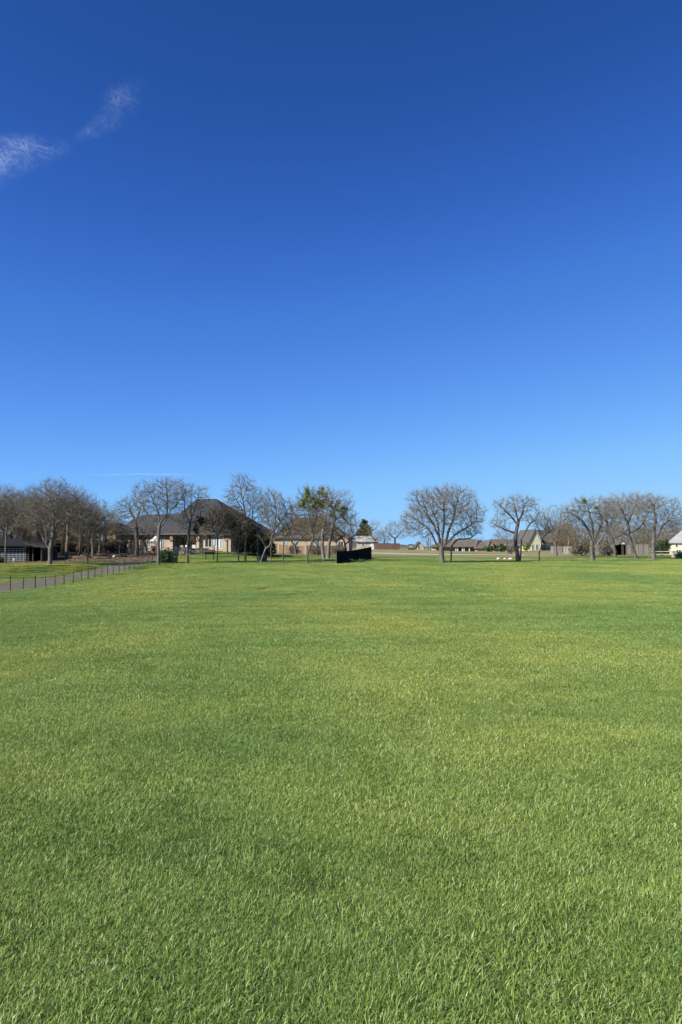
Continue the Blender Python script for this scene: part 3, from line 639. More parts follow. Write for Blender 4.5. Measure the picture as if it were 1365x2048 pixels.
# --- house at the right edge
fr = Frame(at(1341, 1106, 142)[0], 142, R(-23)); r_ = fr.root('cream_house'); tag(r_, 'cream stucco house with pale grey roof at the right edge', 'house')
x1 = fr.x(1341)+14; x0 = fr.x(1341); ze = fr.zz(1345, 1085)
MB().box(x0, x1, 0, 9, -1.5, ze).build('wall', M['cream_wall'], r_)
ro = MB(); hip(ro, x0-.4, x1+.4, -.4, 9.4, ze+.08, fr.x(1366, 4.5), x1-4, 4.5, fr.zz(1366, 1060, 4.5)); ro.build('roof', M['roof_pale'], r_)
window(r_, fr.x(1353), fr.x(1362), .25, .95); window(r_, fr.x(1352), fr.x(1356), 1.5, 2.2, mull=False)
# --- stone pillar with rail fence
plank_fence('rail_fence', [apx(1298, 108), apx(1344, 106)], .95, M['road'], 'low pale rail fence running left from the stone pillar', gap=.3, post_every=10, slats=False)
f_ = foot(1348, 106); r_ = empty('stone_pillar', f_); tag(r_, 'square buff stone gate pillar at the right edge', 'pillar')
MB().box(-.22,.22,-.22,.22,-.2,.85).build('shaft', M['stone'], r_); MB().box(-.28,.28,-.28,.28,.851,.95).build('cap', M['road'], r_)

# --- left shed with lattice front
fr = Frame(at(26, 1125, 88)[0], 88, R(4)); r_ = fr.root('barn_shed'); tag(r_, 'dark-roofed open shed with pale lattice front at the left edge', 'shed')
x0, x1 = fr.x(-40), fr.x(56); X2 = fr.x(84); ze = fr.zz(30, 1093)
MB().box(x0, X2, 5.8, 6, -.6, ze).box(x0, x0+.2, .3, 5.8, -.6, ze).box(X2-.2, X2, .3, 5.8, -.6, ze).box(x1-.1, x1+.1, .3, 5.8, -.6, ze).build('wall', M['wood_dark'], r_)
ro = MB(); hip(ro, x0-.3, x1+.5, -.5, 6.5, ze+.12, x0+1, fr.x(40, 3), 3, fr.zz(20, 1077.5, 3), t=.12); ro.build('roof', M['slate'], r_)
ro = MB(); hip(ro, x1-.2, X2+.4, -.2, 6.2, ze+.02, fr.x(58, 3), X2-1, 3, fr.zz(60, 1084, 3), t=.12); ro.build('side_roof', M['slate'], r_)
la = MB(); zz0, zz1 = -.3, ze-.25
for i in range(9): z = zz0+(zz1-zz0)*i/8; la.box(x0, x1-.15, 0, .03, z, z+.06)
k = 0; xx = x0
while xx < x1-.25: la.box(xx, xx+.035, .031, .06, zz0, zz1+.07); xx += .42
la.build('lattice_panel', M['lattice'], r_)
MB().box(x0, x1-.15, .8, .9, -.4, ze-.9).build('inner_panel', M['slate'], r_)
for px in (57, 66, 83): xx = fr.x(px); MB().box(xx-.07, xx+.07, .05, .19, -.6, ze).build('post', M['wood_dark'], r_)
f_ = foot(29.5, 85); r_ = empty('storage_canister', f_); tag(r_, 'small cream canister standing before the lattice shed', 'canister')
MB().tube([(0,0,0),(0,0,.05),(0,0,.5),(0,0,.56)], [.11,.13,.13,.1], 12).build('body', M['offwhite'], r_); MB().tube([(0,0,.56),(0,0,.62)], [.07,.06], 10).build('lid', M['metal_dark'], r_)

# --- patio wall and things near the big house
def seg_wall(name, pts, h, t, mat, label, capmat=None, cat='wall'):
    o0 = (*pts[0], gz(*pts[0])); root = empty(name, o0); tag(root, label, cat); b = MB(); c = MB()
    for (xa, ya), (xb, yb) in zip(pts[:-1], pts[1:]):
        L = math.hypot(xb-xa, yb-ya); n = max(2, int(L/1.0)); dx, dy = (xb-xa)/L, (yb-ya)/L
        xs = np.linspace(xa, xb, n+1); ys = np.linspace(ya, yb, n+1); top = max(hz(xs, ys))+h-o0[2]; bot = min(hz(xs, ys))-.6-o0[2]
        P = [(xa-o0[0], ya-o0[1], bot), (xb-o0[0], yb-o0[1], bot), (xb-o0[0], yb-o0[1], top), (xa-o0[0], ya-o0[1], top)]; b.prism(P, (-dy*t, dx*t, 0))
        Q = [(xa-o0[0]+dy*.05, ya-o0[1]-dx*.05, top), (xb-o0[0]+dy*.05, yb-o0[1]-dx*.05, top), (xb-o0[0]+dy*.05, yb-o0[1]-dx*.05, top+.07), (xa-o0[0]+dy*.05, ya-o0[1]-dx*.05, top+.07)]
        c.prism(Q, (-dy*(t+.1), dx*(t+.1), 0))
    b.build('masonry', mat, root); c.build('coping', capmat or M['road'], root); return root
seg_wall('retaining_wall', [apx(346, 101), apx(372, 101)], .95, .4, M['pinkbrick'], 'buff brick retaining wall below the covered patio')
seg_wall('retaining_wall', [apx(377, 102.5), apx(418, 103)], .55, .4, M['cream'], 'low cream stone terrace edge right of the patio steps')
seg_wall('garden_wall', [apx(259, 103), apx(296, 104)], .65, .35, M['pinkbrick'], 'low buff wall under the arched openings')
steps = empty('stone_steps', foot(374.5, 101)); tag(steps, 'short stone steps between retaining wall and terrace', 'steps')
for i in range(4): MB().box(-.35, .35, i*.3, i*.3+.298, -.4, .15+i*.16).build('step', M['stone'], steps)

def patio_chair(root_loc, rz):
    r_ = empty('patio_chair', root_loc, rz); m = M['white']
    MB().box(-.26,.26,-.24,.24,.40,.45).build('seat', m, r_)
    MB().prism([(-.26,.24,.45),(.26,.24,.45),(.24,.36,.98),(-.24,.36,.98)], (0,.04,0)).build('backrest', m, r_)
    for sx in (-.23, .23):
        for sy in (-.21, .21): MB().box(sx-.025, sx+.025, sy-.025, sy+.025, 0, .399).build('leg', m, r_)
        MB().box(sx-.03, sx+.03, -.2, .24, .62, .66).build('armrest', m, r_)
    return r_
def on_patio(px, D):
    X = at(px, 1100, D)[0]; return (X, D, gz(X, D))
for (px, D, rz, lb) in ((364, 104.5, .4, 'white patio chair left of the others beside the covered patio'), (372, 104.8, -.3, 'white patio chair in the middle of the patio row'), (388, 105, .2, 'white patio chair nearest the right porch column')):
    x_, y_, z_ = on_patio(px, D); tag(patio_chair((x_, y_, z_+.02), rz), lb, 'chair', 'white chairs on the patio')
x_, y_, z_ = on_patio(302, 104); r_ = empty('garden_table', (x_, y_, z_)); tag(r_, 'white oblong garden table before the blue window', 'table')
MB().box(-.8,.8,-.4,.4,.70,.75).build('tabletop', M['white'], r_)
for sx in (-.7,.7):
    for sy in (-.33,.33): MB().box(sx-.03,sx+.03,sy-.03,sy+.03,-.05,.699).build('leg', M['white'], r_)
x_, y_, z_ = on_patio(312, 105.5); r_ = empty('patio_umbrella', (x_, y_, z_)); tag(r_, 'white closed-low patio parasol by the house wall', 'parasol')
MB().tube([(0,0,0),(0,0,2.3)], .03, 8).build('pole', M['white'], r_)
mb = MB(); n = 8
for i in range(n):
    a0, a1 = 2*math.pi*i/n, 2*math.pi*(i+1)/n; mb.prism([(0,0,2.35),(.85*math.cos(a0),.85*math.sin(a0),1.55),(.85*math.cos(a1),.85*math.sin(a1),1.55)], (0,0,.02))
mb.build('canopy', M['white'], r_); MB().tube([(0,0,0),(0,0,.12)], [.25,.2], 12).build('base', M['metal_dark'], r_)
x_, y_, z_ = on_patio(309, 103); r_ = empty('brick_barbecue', (x_, y_, z_)); tag(r_, 'brown brick barbecue block with pale top beside the garden table', 'barbecue')
MB().box(-.4,.4,-.35,.35,-.3,.95).build('brickwork', M['orange_brick'], r_); MB().box(-.45,.45,-.4,.4,.951,1.02).build('slab', M['road'], r_); MB().box(-.2,.2,-.36,-.345,.3,.7).build('firebox_door', M['metal_dark'], r_)
# barrel grill under the small tree
x_, y_, z_ = foot(420, 88); r_ = empty('barrel_smoker', (x_, y_, z_)); tag(r_, 'black barrel smoker on legs under the small bare tree', 'smoker')
MB().tube([(-.62,0,.95),(-.60,0,.95),(.60,0,.95),(.62,0,.95)], [.2,.27,.27,.2], 14).build('barrel', M['metal_dark'], r_)
for sx in (-.45,.45):
    for sy in (-.18,.18): MB().box(sx-.025,sx+.025,sy-.025,sy+.025,-.02,.74).build('leg', M['metal_dark'], r_)
MB().tube([(.5,0,1.15),(.5,0,1.75)], .06, 10).build('chimney', M['metal_dark'], r_); MB().tube([(-.3,-.3,1.0),(.3,-.3,1.0)], .015, 6).build('handle', M['wire'], r_)
x_, y_, z_ = foot(350, 80); r_ = empty('rubbish_bin', (x_, y_, z_)); tag(r_, 'dark wheeled bin beside the round evergreen bush', 'bin')
MB().prism([(-.24,-.26,.06),(.24,-.26,.06),(.29,-.3,.95),(-.29,-.3,.95)], (0,.56,0)).build('body', M['plastic'], r_)
MB().box(-.31,.31,-.34,.32,.951,1.03).build('lid', M['plastic'], r_)
for sx in (-.26,.2): MB().tube([(sx,.2,.09),(sx+.06,.2,.09)], .09, 12).build('wheel', M['metal_dark'], r_)
# black fabric screen
P0 = np.array([*apx(674, 76)]); P1 = np.array([*apx(743.5, 90)])
o0 = (P0[0], P0[1], gz(*P0)); r_ = empty('fabric_screen', o0); tag(r_, 'black fabric screen fence running away from the field edge', 'screen')
n = 40; sc = MB(); tops = []
for i in range(n+1):
    q = P0+(P1-P0)*i/n; z = gz(*q)-o0[2]; pyt = np.interp(674+69.5*i/n, [674, 700, 705, 743.5], [1102.5, 1101.5, 1100.5, 1093.5])
    zt = at(0, pyt, q[1])[2]-o0[2]; wob = .02*math.sin(i*1.9); tops.append((q[0]-o0[0]+wob, q[1]-o0[1], z-.05, zt))
for a, b in zip(tops[:-1], tops[1:]): sc.prism([(a[0],a[1],a[2]),(b[0],b[1],b[2]),(b[0],b[1],b[3]+random.uniform(-.012,.012)),(a[0],a[1],a[3])], (-.012,.003,0))
sc.build('fabric', M['black_cloth'], r_)
for i in range(0, n+1, 8):
    a = tops[i]; MB().box(a[0]-.09, a[0]-.04, a[1]-.02, a[1]+.03, a[2]-.1, a[3]+.03).build('post', M['wood_grey'] if i == 0 else M['metal_dark'], r_)
# utility poles, rocks, logs
for (px, D, h, lb) in ((857, 200, 3.4, 'thin grey post standing left of the big oak, farther left one'), (861, 204, 3.2, 'thin grey post standing left of the big oak, nearer the trunk')):
    r_ = empty('marker_post', foot(px, D)); tag(r_, lb, 'post', 'thin posts by the road'); MB().tube([(0,0,-.2),(0,0,h)], [.13,.1], 8).build('shaft', M['wood_grey'], r_); MB().box(-.16,.16,-.16,.16,h,h+.08).build('cap', M['wood_grey'], r_)
def rock(name, loc, s, label, seed, mat='rock', cat='rock', group=None):
    rr = np.random.RandomState(seed); v = []; f = []; nu, nv = 12, 7
    for j in range(nv+1):
        th = math.pi*j/nv
        for i in range(nu):
            ph = 2*math.pi*i/nu; k = 1+.22*math.sin(3*ph+seed)*math.sin(th)+.14*rr.randn()*math.sin(th)
            v.append((s[0]*k*math.sin(th)*math.cos(ph), s[1]*k*math.sin(th)*math.sin(ph), s[2]*(.5+.75*math.cos(th))))
    for j in range(nv):
        for i in range(nu): q = (i+1) % nu; f.append((j*nu+i, (j+1)*nu+i, (j+1)*nu+q, j*nu+q))
    o = mesh_obj(name, v, f, M[mat], loc=loc); tag(o, label, cat, group); return o
rock('boulder', foot(997, 93), (.20,.2,.2), 'pale boulder left of two others before the double-trunk oak', 1, group='pale boulders on the lawn')
rock('boulder', foot(1010, 94), (.16,.18,.17), 'smaller pale boulder between the two others', 2, group='pale boulders on the lawn')
rock('boulder', foot(1021, 93), (.24,.2,.2), 'pale boulder nearest the double-trunk oak', 3, group='pale boulders on the lawn')
rock('boulder', foot(646.5, 84), (.22,.2,.16), 'single pale rock left of the black screen', 4)
rock('boulder', foot(229, 95), (.2,.2,.26), 'upright pale stone among leaf litter at the left wood', 6)
rock('stump', foot(526, 84), (.5,.4,.7), 'grey tree stump between slender trunks below the big roof', 8, 'wood_grey', 'stump')
for i, (px, D, L, a) in enumerate([(187, 97, 3.2, .1), (165, 93, 2.6, -.2), (214, 98, 2.8, .25), (241, 96, 1.8, -.1), (205, 92, 2.2, .05)]):
    lb = ['long fallen log behind the thin trunk near the lane', 'fallen log farthest left in the leaf litter', 'fallen log tilted towards the upright pale stone', 'short fallen log farthest right in the leaf litter', 'fallen log lying nearest the lawn edge'][i]
    x_, y_, z_ = foot(px, D); zz = gz(x_+math.cos(a)*L/2, y_+math.sin(a)*L/2)-gz(x_-math.cos(a)*L/2, y_-math.sin(a)*L/2)
    lg = MB().tube([(-L/2,0,.14-zz/2),(-L*.2,.04,.15),(L*.2,-.03,.14),(L/2,0,.13+zz/2)], [.17,.16,.14,.11], 10).build('fallen_log', M['log'], None, True)
    lg.location = (x_, y_, z_); lg.rotation_euler = (0, 0, a); tag(lg, lb, 'log', 'fallen logs in the litter')

# --- wire fence at the lane
r_ = empty('wire_fence', (-20.5, 45.9, gz(-20.5, 45.9))); tag(r_, 'dark wire fence with slim posts curving beside the lane', 'fence')
ys = [38.9, 40.6, 42.4, 44.1]+[f[2] for f in FENCE]+[78.2, 79.9, 81.6]
FP = []
for i, y in enumerate(ys):
    x = at(FENCE[i-4][0], FENCE[i-4][1], y)[0] if 4 <= i < 4+len(FENCE) else -20.5+(.25*(y-76.5)/5 if y > 76 else 0)
    z = gz(x, y); FP.append((x+20.5, y-45.9, z-r_.location.z))
for i, (x, y, z) in enumerate(FP):
    h = (1.06, .98, 1.08, 1.02)[i % 4]; tl = random.uniform(-.03, .03)
    MB().tube([(x,y,z-.3),(x+tl*.5,y,z+h*.5),(x+tl,y+tl*.5,z+h)], [.034,.033,.031], 8).build('post', M['rust'] if i % 3 else M['metal_dark'], r_)
rl = MB(); wm = MB()
for a, b in zip(FP[:-1], FP[1:]):
    for hh, rr, mbb in ((.95, .014, rl), (.72, .004, wm), (.5, .004, wm), (.3, .004, wm), (.12, .004, wm)):
        mid = tuple((a[k]+b[k])/2 for k in range(3)); mbb.tube([(a[0],a[1],a[2]+hh),(mid[0],mid[1],mid[2]+hh-.012),(b[0],b[1],b[2]+hh)], rr, 4, False)
    for k in range(1, 12):
        f = k/12; x, y, z = (a[j]+(b[j]-a[j])*f for j in range(3)); wm.tube([(x,y,z+.05),(x,y,z+.94)], .0035, 3, False)
rl.build('top_rail', M['metal_dark'], r_); wm.build('wire_mesh', M['wire'], r_)

# ---------------------------------------------------------------- trees
def frusta(A, B, ra, rb, da, db, n):
    """independent tapered tubes A->B"""
    ref = np.array([.31, .93, .17])
    def ring(P, r, d):
        u = np.cross(d, ref); u /= np.linalg.norm(u, axis=1)[:, None]+1e-9; v = np.cross(d, u)
        a = np.arange(n)*2*math.pi/n
        return P[:, None]+r[:, None, None]*(u[:, None]*np.cos(a)[None, :, None]+v[:, None]*np.sin(a)[None, :, None])
    V = np.concatenate([ring(A, ra, da), ring(B, rb, db)], 1).reshape(-1, 3)
    b = (np.arange(len(A))*2*n)[:, None]; i = np.arange(n)[None]; j = (i+1) % n
    return V, np.stack([b+i, b+j, b+n+j, b+n+i], -1).reshape(-1, 4)

def grow(polys, blobs, n_att, step, kill, seed, wander=.28, up=.05, maxit=150, shell=2.4):
    """space colonisation: limbs grow from the trunk polylines towards points spread through the crown"""
    rs = np.random.RandomState(seed); N = []; par = []
    for pl, att in polys:
        pl = np.array(pl, float); d = np.r_[0, np.cumsum(np.linalg.norm(np.diff(pl, axis=0), axis=1))]; k = max(2, int(d[-1]/step)+1); s = np.linspace(0, d[-1], k)
        q = np.stack([np.interp(s, d, pl[:, j]) for j in range(3)], 1)
        if att: 
            base = int(np.argmin([np.linalg.norm(np.array(x)-q[0]) for x in N])); st = 1
        else: base = -1; st = 0
        for i in range(st, k):
            j = rs.randn(3)*step*.10 if 0 < i < k-1 else 0
            N.append(q[i]+j); par.append(base); base = len(N)-1
    vol = np.array([b[1][0]*b[1][1]*b[1][2] for b in blobs])**.8; vol /= vol.sum(); At = []
    for (c, r), f in zip(blobs, vol):
        m = int(n_att*f); d = rs.randn(m, 3); d /= np.linalg.norm(d, axis=1)[:, None]; At.append(np.array(c)+d*np.array(r)*(rs.rand(m)**(1/shell))[:, None]*(1+.10*rs.randn(m))[:, None])
    At = np.concatenate(At); N = np.array(N); par = list(par)
    D = ((At[:, None]-N[None])**2).sum(-1); ni = D.argmin(1); nd = D.min(1)
    # trunk foot stays free of branches
    free = np.ones(len(N), bool); low = N[:, 2] < N[:, 2].min()+.45*(N[:, 2].max()-N[:, 2].min()) if len(N) > 4 else np.zeros(len(N), bool)
    D[:, low] = 1e9; ni = D.argmin(1); nd = D.min(1)
    for it in range(maxit):
        if len(At) == 0: break
        d = At-N[ni]; d /= np.linalg.norm(d, axis=1)[:, None]+1e-9
        acc = np.zeros((len(N), 3)); np.add.at(acc, ni, d); cn = np.unique(ni)
        g = acc[cn]; g /= np.linalg.norm(g, axis=1)[:, None]+1e-9; g = g+rs.randn(*g.shape)*wander; g[:, 2] += up; g /= np.linalg.norm(g, axis=1)[:, None]
        new = N[cn]+g*step; s0 = len(N); N = np.concatenate([N, new]); par += list(cn)
        for c in range(0, len(new), 400):
            D = ((At[:, None]-new[None, c:c+400])**2).sum(-1); k = D.argmin(1); m = D.min(1); b = m < nd; nd[b] = m[b]; ni[b] = k[b]+s0+c
        kp = nd > kill*kill; At = At[kp]; ni = ni[kp]; nd = nd[kp]
        if len(N) > 16000: break
    return N, np.array(par)

def smooth_nodes(N, par, it=2):
    roots = par < 0; pp = np.where(roots, 0, par)
    for _ in range(it):
        acc = np.zeros_like(N); cnt = np.zeros(len(N)); e = ~roots; np.add.at(acc, pp[e], N[e]); np.add.at(cnt, pp[e], 1)
        ok = e & (cnt == 1); Nn = N.copy(); Nn[ok] = .4*N[ok]+.3*N[pp[ok]]+.3*acc[ok]; N = Nn
    return N

def tree_mesh(N, par, r0, tip, seed, twigs=2.0, twig_len=.5, twig_r=.006, up=.25):
    n = len(N); kids = np.zeros(n, int); 
    for p_ in par: 
        if p_ >= 0: kids[p_] += 1
    lo, hi = 1.2, 4.0
    def radii(e):
        s = np.where(kids == 0, tip**e, 0.0)
        for i in range(n-1, -1, -1):
            if par[i] >= 0: s[par[i]] += s[i]
        return s**(1/e)
    for _ in range(14):
        e = (lo+hi)/2; r = radii(e)
        if r[0] > r0: lo = e
        else: hi = e
    r = np.minimum(radii(e), r0*1.05)
    # flare at the foot
    z0 = N[0][2]; r = r*(1+.55*np.exp(-np.maximum(N[:, 2]-z0, 0)/(r0*1.3)))*np.where(r > .5*r0, 1, 1)
    roots = par < 0; pp = np.where(roots, 0, par); dr = N-N[pp]; 
    main = np.zeros(n, bool); best = {}
    for i in range(n):
        p_ = par[i]
        if p_ >= 0 and (p_ not in best or r[i] > r[best[p_]]): best[p_] = i
    for p_, i in best.items(): main[i] = True
    for i in np.where(roots)[0]: 
        c = [k for k in range(i, min(n, i+3)) if par[k] == i]; dr[i] = (N[c[0]]-N[i]) if c else (0, 0, 1)
    L = np.linalg.norm(dr, axis=1)[:, None]+1e-9; dr = dr/L
    # smooth directions at nodes
    ds = dr.copy()
    for p_, i in best.items(): ds[p_] = dr[p_]+dr[i]
    ds /= np.linalg.norm(ds, axis=1)[:, None]+1e-9
    e = np.where(~roots)[0]; pe = par[e]
    ra = np.where(main[e], r[pe], np.minimum(r[e]*1.15, r[pe])); da = np.where(main[e][:, None], ds[pe], dr[e])
    big = (r[e] > .36*r0)
    parts = {}
    for nm, sel in (('trunk', big), ('crown', ~big)):
        Vs, Fs, off = [], [], 0
        for sides, s2 in ((9, r[e] > .09), (6, (r[e] <= .09) & (r[e] > .03)), (4, (r[e] <= .03) & (r[e] > .012)), (3, r[e] <= .012)):
            k = np.where(sel & s2)[0]
            if len(k) == 0: continue
            v, f = frusta(N[pe[k]], N[e[k]], ra[k], r[e[k]], da[k], ds[e[k]], sides); Vs.append(v); Fs.append(f+off); off += len(v)
        parts[nm] = (Vs, Fs, off)
    rs = np.random.RandomState(seed+77); cand = np.where((r < .035) & ~roots)[0]
    if len(cand) and twigs > 0:
        k = np.repeat(cand, rs.poisson(twigs, len(cand))); m = len(k)
        d = dr[k]*.9+rs.randn(m, 3)*.48; d[:, 2] += up*.8; d /= np.linalg.norm(d, axis=1)[:, None]
        ln = twig_len*(.35+rs.rand(m)); A = N[k]-dr[k]*(rs.rand(m)*.15)[:, None]
        d2 = d+rs.randn(m, 3)*.25; d2[:, 2] += up*.6; d2 /= np.linalg.norm(d2, axis=1)[:, None]
        B = A+d*(ln*.5)[:, None]; C = B+d2*(ln*.5)[:, None]; q = np.minimum(r[k]*.8, twig_r); Vs, Fs, off = parts['crown']
        for a, b, x, y, dd in ((A, B, q, q*.8, d), (B, C, q*.8, q*.4, d2)):
            v, f = frusta(a, b, x, y, dd, dd, 3); Vs.append(v); Fs.append(f+off); off += len(v)
        # short side shoots
        k2 = rs.rand(m) < .7; d3 = d[k2]+rs.randn(k2.sum(), 3)*.8; d3 /= np.linalg.norm(d3, axis=1)[:, None]; E = B[k2]+d3*(ln[k2]*.45)[:, None]
        v, f = frusta(B[k2], E, q[k2]*.7, q[k2]*.35, d3, d3, 3); Vs.append(v); Fs.append(f+off); off += len(v)
        parts['crown'] = (Vs, Fs, off)
    return {k: (np.concatenate(v[0]), np.concatenate(v[1])) for k, v in parts.items() if v[0]}

def leaf_cloud(blobs, n, size, seed, shell=2.2, clump=.16):
    """leaf-sized faces gathered in small clumps through a set of ellipsoids"""
    rs = np.random.RandomState(seed); V = []
    vol = np.array([b[1][0]*b[1][1]*b[1][2] for b in blobs])**.75; vol /= vol.sum()
    for (c, r), f in zip(blobs, vol):
        m = max(4, int(n*f/14)); d = rs.randn(m, 3); d /= np.linalg.norm(d, axis=1)[:, None]
        cc = np.array(c)+d*np.array(r)*(rs.rand(m)**(1/shell))[:, None]*(1+.12*rs.randn(m))[:, None]
        cc = np.repeat(cc, 14, 0)+rs.randn(m*14, 3)*clump*float(np.mean(r))**.5
        a = rs.randn(len(cc), 3); a /= np.linalg.norm(a, axis=1)[:, None]; b = np.cross(a, rs.randn(len(cc), 3)); b /= np.linalg.norm(b, axis=1)[:, None]
        s = (size*(.5+rs.rand(len(cc))))[:, None]
        V.append(np.stack([cc-a*s, cc+b*s*.45, cc+a*s, cc-b*s*.45], 1).reshape(-1, 3))
    V = np.concatenate(V); return V, np.arange(len(V)).reshape(-1, 4)

TREE_VERTS = 0
def tree(name, label, base_px, D, trunks, blobs, r0, cat='tree', n_att=900, step=.26, kill=.42, seed=1, bark='bark', twig='twig', twigs=2.0, twig_len=.5,
         wander=.28, up=.05, mist=(), shell=2.4, twig_r=.0075, group=None, tip=.0145, depth=.9, leaves=None):
    """trunks: polylines in photo pixels at depth D (first one starts at the foot); blobs: crown ellipses (px, py, rx, ry[, depth shift])"""
    global TREE_VERTS
    b = foot(base_px, D); s = D/F
    def loc(px, py, dy=0):
        q = at(px, py, D+dy); return (q[0]-b[0], q[1]-b[1], q[2]-b[2])
    polys = []
    for i, pl in enumerate(trunks):
        P = [loc(*q) for q in pl]
        if i == 0: P[0] = (0, 0, -.12)
        elif abs(pl[0][1]-trunks[0][0][1]) < 1.5: P[0] = (P[0][0], P[0][1], -.12)
        polys.append((P, i > 0 and abs(pl[0][1]-trunks[0][0][1]) >= 1.5))
    bl = [(loc(q[0], q[1], q[4] if len(q) > 4 else 0), (q[2]*s, min(q[2], q[3]*1.3)*s*depth, q[3]*s)) for q in blobs]
    N, par = grow(polys, bl, int(n_att*1.5), step, kill*.92, seed, wander*.55, up, shell=shell); twigs = twigs*2.1; twig_len *= 1.35; N = smooth_nodes(N, par)
    pm = tree_mesh(N, par, r0*.62, tip, seed, twigs, twig_len, twig_r)
    root = empty(name, b); tag(root, label, cat, group)
    for nm, (V, Fa) in pm.items():
        np_obj(nm, V, Fa, M[bark] if nm == 'trunk' else M[twig], root, smooth=True); TREE_VERTS += len(V)
    for k, q in enumerate(mist):
        rq = random.Random(seed*9+k); V, Fa = leaf_cloud([(loc(q[0]+rq.uniform(-.8, .8)*q[2], q[1]+rq.uniform(-1, 1)*q[3], 0), (q[2]*s*.5, q[2]*s*.5, q[3]*s*.6)) for _ in range(4)], 850, .07, seed*9+k, shell=1.4, clump=.16); np_obj('mistletoe_clump', V, Fa, M['mistle'], root)
    if leaves:
        V, Fa = leaf_cloud([(loc(q[0], q[1]), (q[2]*s, q[2]*s*.8, q[3]*s)) for q in leaves[0]], leaves[1], leaves[2], seed+500); np_obj('foliage', V, Fa, M[leaves[3]], root)
    return root

G1 = 'bare winter trees along the field edge'
tree('oak_tree', 'largest lone bare oak with wide rounded crown right of centre', 885, 80,
     [[(885,1126),(884,1108),(883,1097)], [(883,1099),(872,1088),(866,1070),(855,1055),(838,1045)], [(883,1098),(879,1075),(868,1050),(850,1022)], [(883,1097),(886,1070),(889,1040),(888,1010)],
      [(883,1098),(893,1083),(898,1062),(908,1035),(912,1010)], [(884,1097),(897,1084),(912,1068),(935,1055),(952,1042)], [(884,1090),(878,1068),(876,1045),(864,1020)]],
     [(884,1018,64,46),(836,1038,36,32),(932,1030,42,36),(912,994,44,24),(862,996,44,24),(850,1064,40,14),(935,1062,34,14),(826,1060,22,14)], .42, n_att=2300, step=.24, kill=.36, seed=11, bark='bark', twigs=2.2, twig_len=.5, twig='twig_red', group=G1)
tree('crooked_tree', 'small crooked sapling bending right beside the largest oak', 902, 82,
     [[(901,1123),(903,1105),(901,1096),(908,1086),(917,1078)], [(917,1078),(930,1078),(944,1076),(955,1065)]], [(945,1062,22,14),(925,1066,20,10)], .14, n_att=260, seed=12, bark='bark_dark', twigs=1.6, group=G1)
tree('oak_tree', 'double-trunked bare oak with gnarled limbs standing alone', 1037, 84,
     [[(1035,1123),(1034,1100),(1031,1083),(1033,1062),(1037,1045)], [(1040,1123),(1043,1098),(1043,1075)], [(1034,1068),(1018,1062),(1003,1055),(985,1046)], [(1036,1048),(1022,1032),(1008,1018),(990,1003)],
      [(1043,1078),(1052,1062),(1062,1045),(1072,1040)], [(1037,1046),(1045,1028),(1050,1008)], [(1037,1046),(1032,1022),(1026,1002)]],
     [(1030,1015,42,24),(1035,1002,30,14),(1000,1045,24,18),(1068,1035,26,20),(1010,1010,26,16),(1056,1008,24,18)], .36, n_att=1150, step=.24, kill=.36, seed=21, bark='bark_dark', twigs=1.8, twig_len=.42, wander=.42, group=G1)
tree('crooked_tree', 'slim crooked pale sapling right of the double-trunked oak', 1079, 86,
     [[(1079,1122),(1079,1112),(1077,1104),(1083,1098),(1084,1086),(1083,1072)], [(1083,1078),(1094,1068),(1106,1058)]], [(1092,1050,26,22),(1080,1055,16,14)], .10, n_att=380, seed=22, bark='bark_pale', twigs=1.6, group=G1)
tree('forked_tree', 'bare arching tree behind picket fence with low curved limb', 1114, 120,
     [[(1114,1110),(1113,1096),(1111,1086),(1117,1076),(1118,1060)], [(1112,1088),(1122,1078),(1138,1074)], [(1112,1085),(1101,1070),(1096,1055)]], [(1112,1035,38,28),(1098,1050,24,18),(1135,1055,22,20)], .26, n_att=800, step=.34, kill=.5, seed=23, bark='bark_dark', twigs=1.7, group=G1)
tree('oak_tree', 'broad bare oak with forked trunk left of the three-oak thicket', 1186, 86,
     [[(1184,1122),(1184,1105),(1184,1086)], [(1189,1122),(1189,1102),(1192,1092),(1197,1085)], [(1184,1087),(1170,1082),(1155,1072),(1142,1068)], [(1184,1086),(1178,1060),(1165,1042),(1145,1028)], [(1185,1085),(1196,1066),(1205,1045),(1198,1020)], [(1197,1085),(1210,1068),(1222,1045)], [(1184,1087),(1187,1062),(1182,1035),(1175,1010)]],
     [(1180,1028,46,28),(1150,1030,32,24),(1212,1035,30,30),(1166,1008,26,14),(1145,1066,20,10),(1195,1008,26,16)], .36, n_att=1500, step=.25, kill=.38, seed=31, bark='bark', twigs=2.4, wander=.4, mist=[(1170,1003,4,4),(1193,1015,4,3)], group=G1)
tree('oak_tree', 'slender bare oak standing between the forked oak and leaning oak', 1231, 106,
     [[(1232,1116),(1230,1100),(1226,1082),(1222,1070)], [(1224,1078),(1240,1072),(1255,1062)], [(1222,1070),(1215,1050),(1212,1030)]], [(1222,1030,36,34),(1240,1015,34,24),(1210,1050,22,18)], .30, n_att=1000, step=.3, kill=.45, seed=32, bark='bark_dark', twigs=1.8, wander=.36, group=G1)
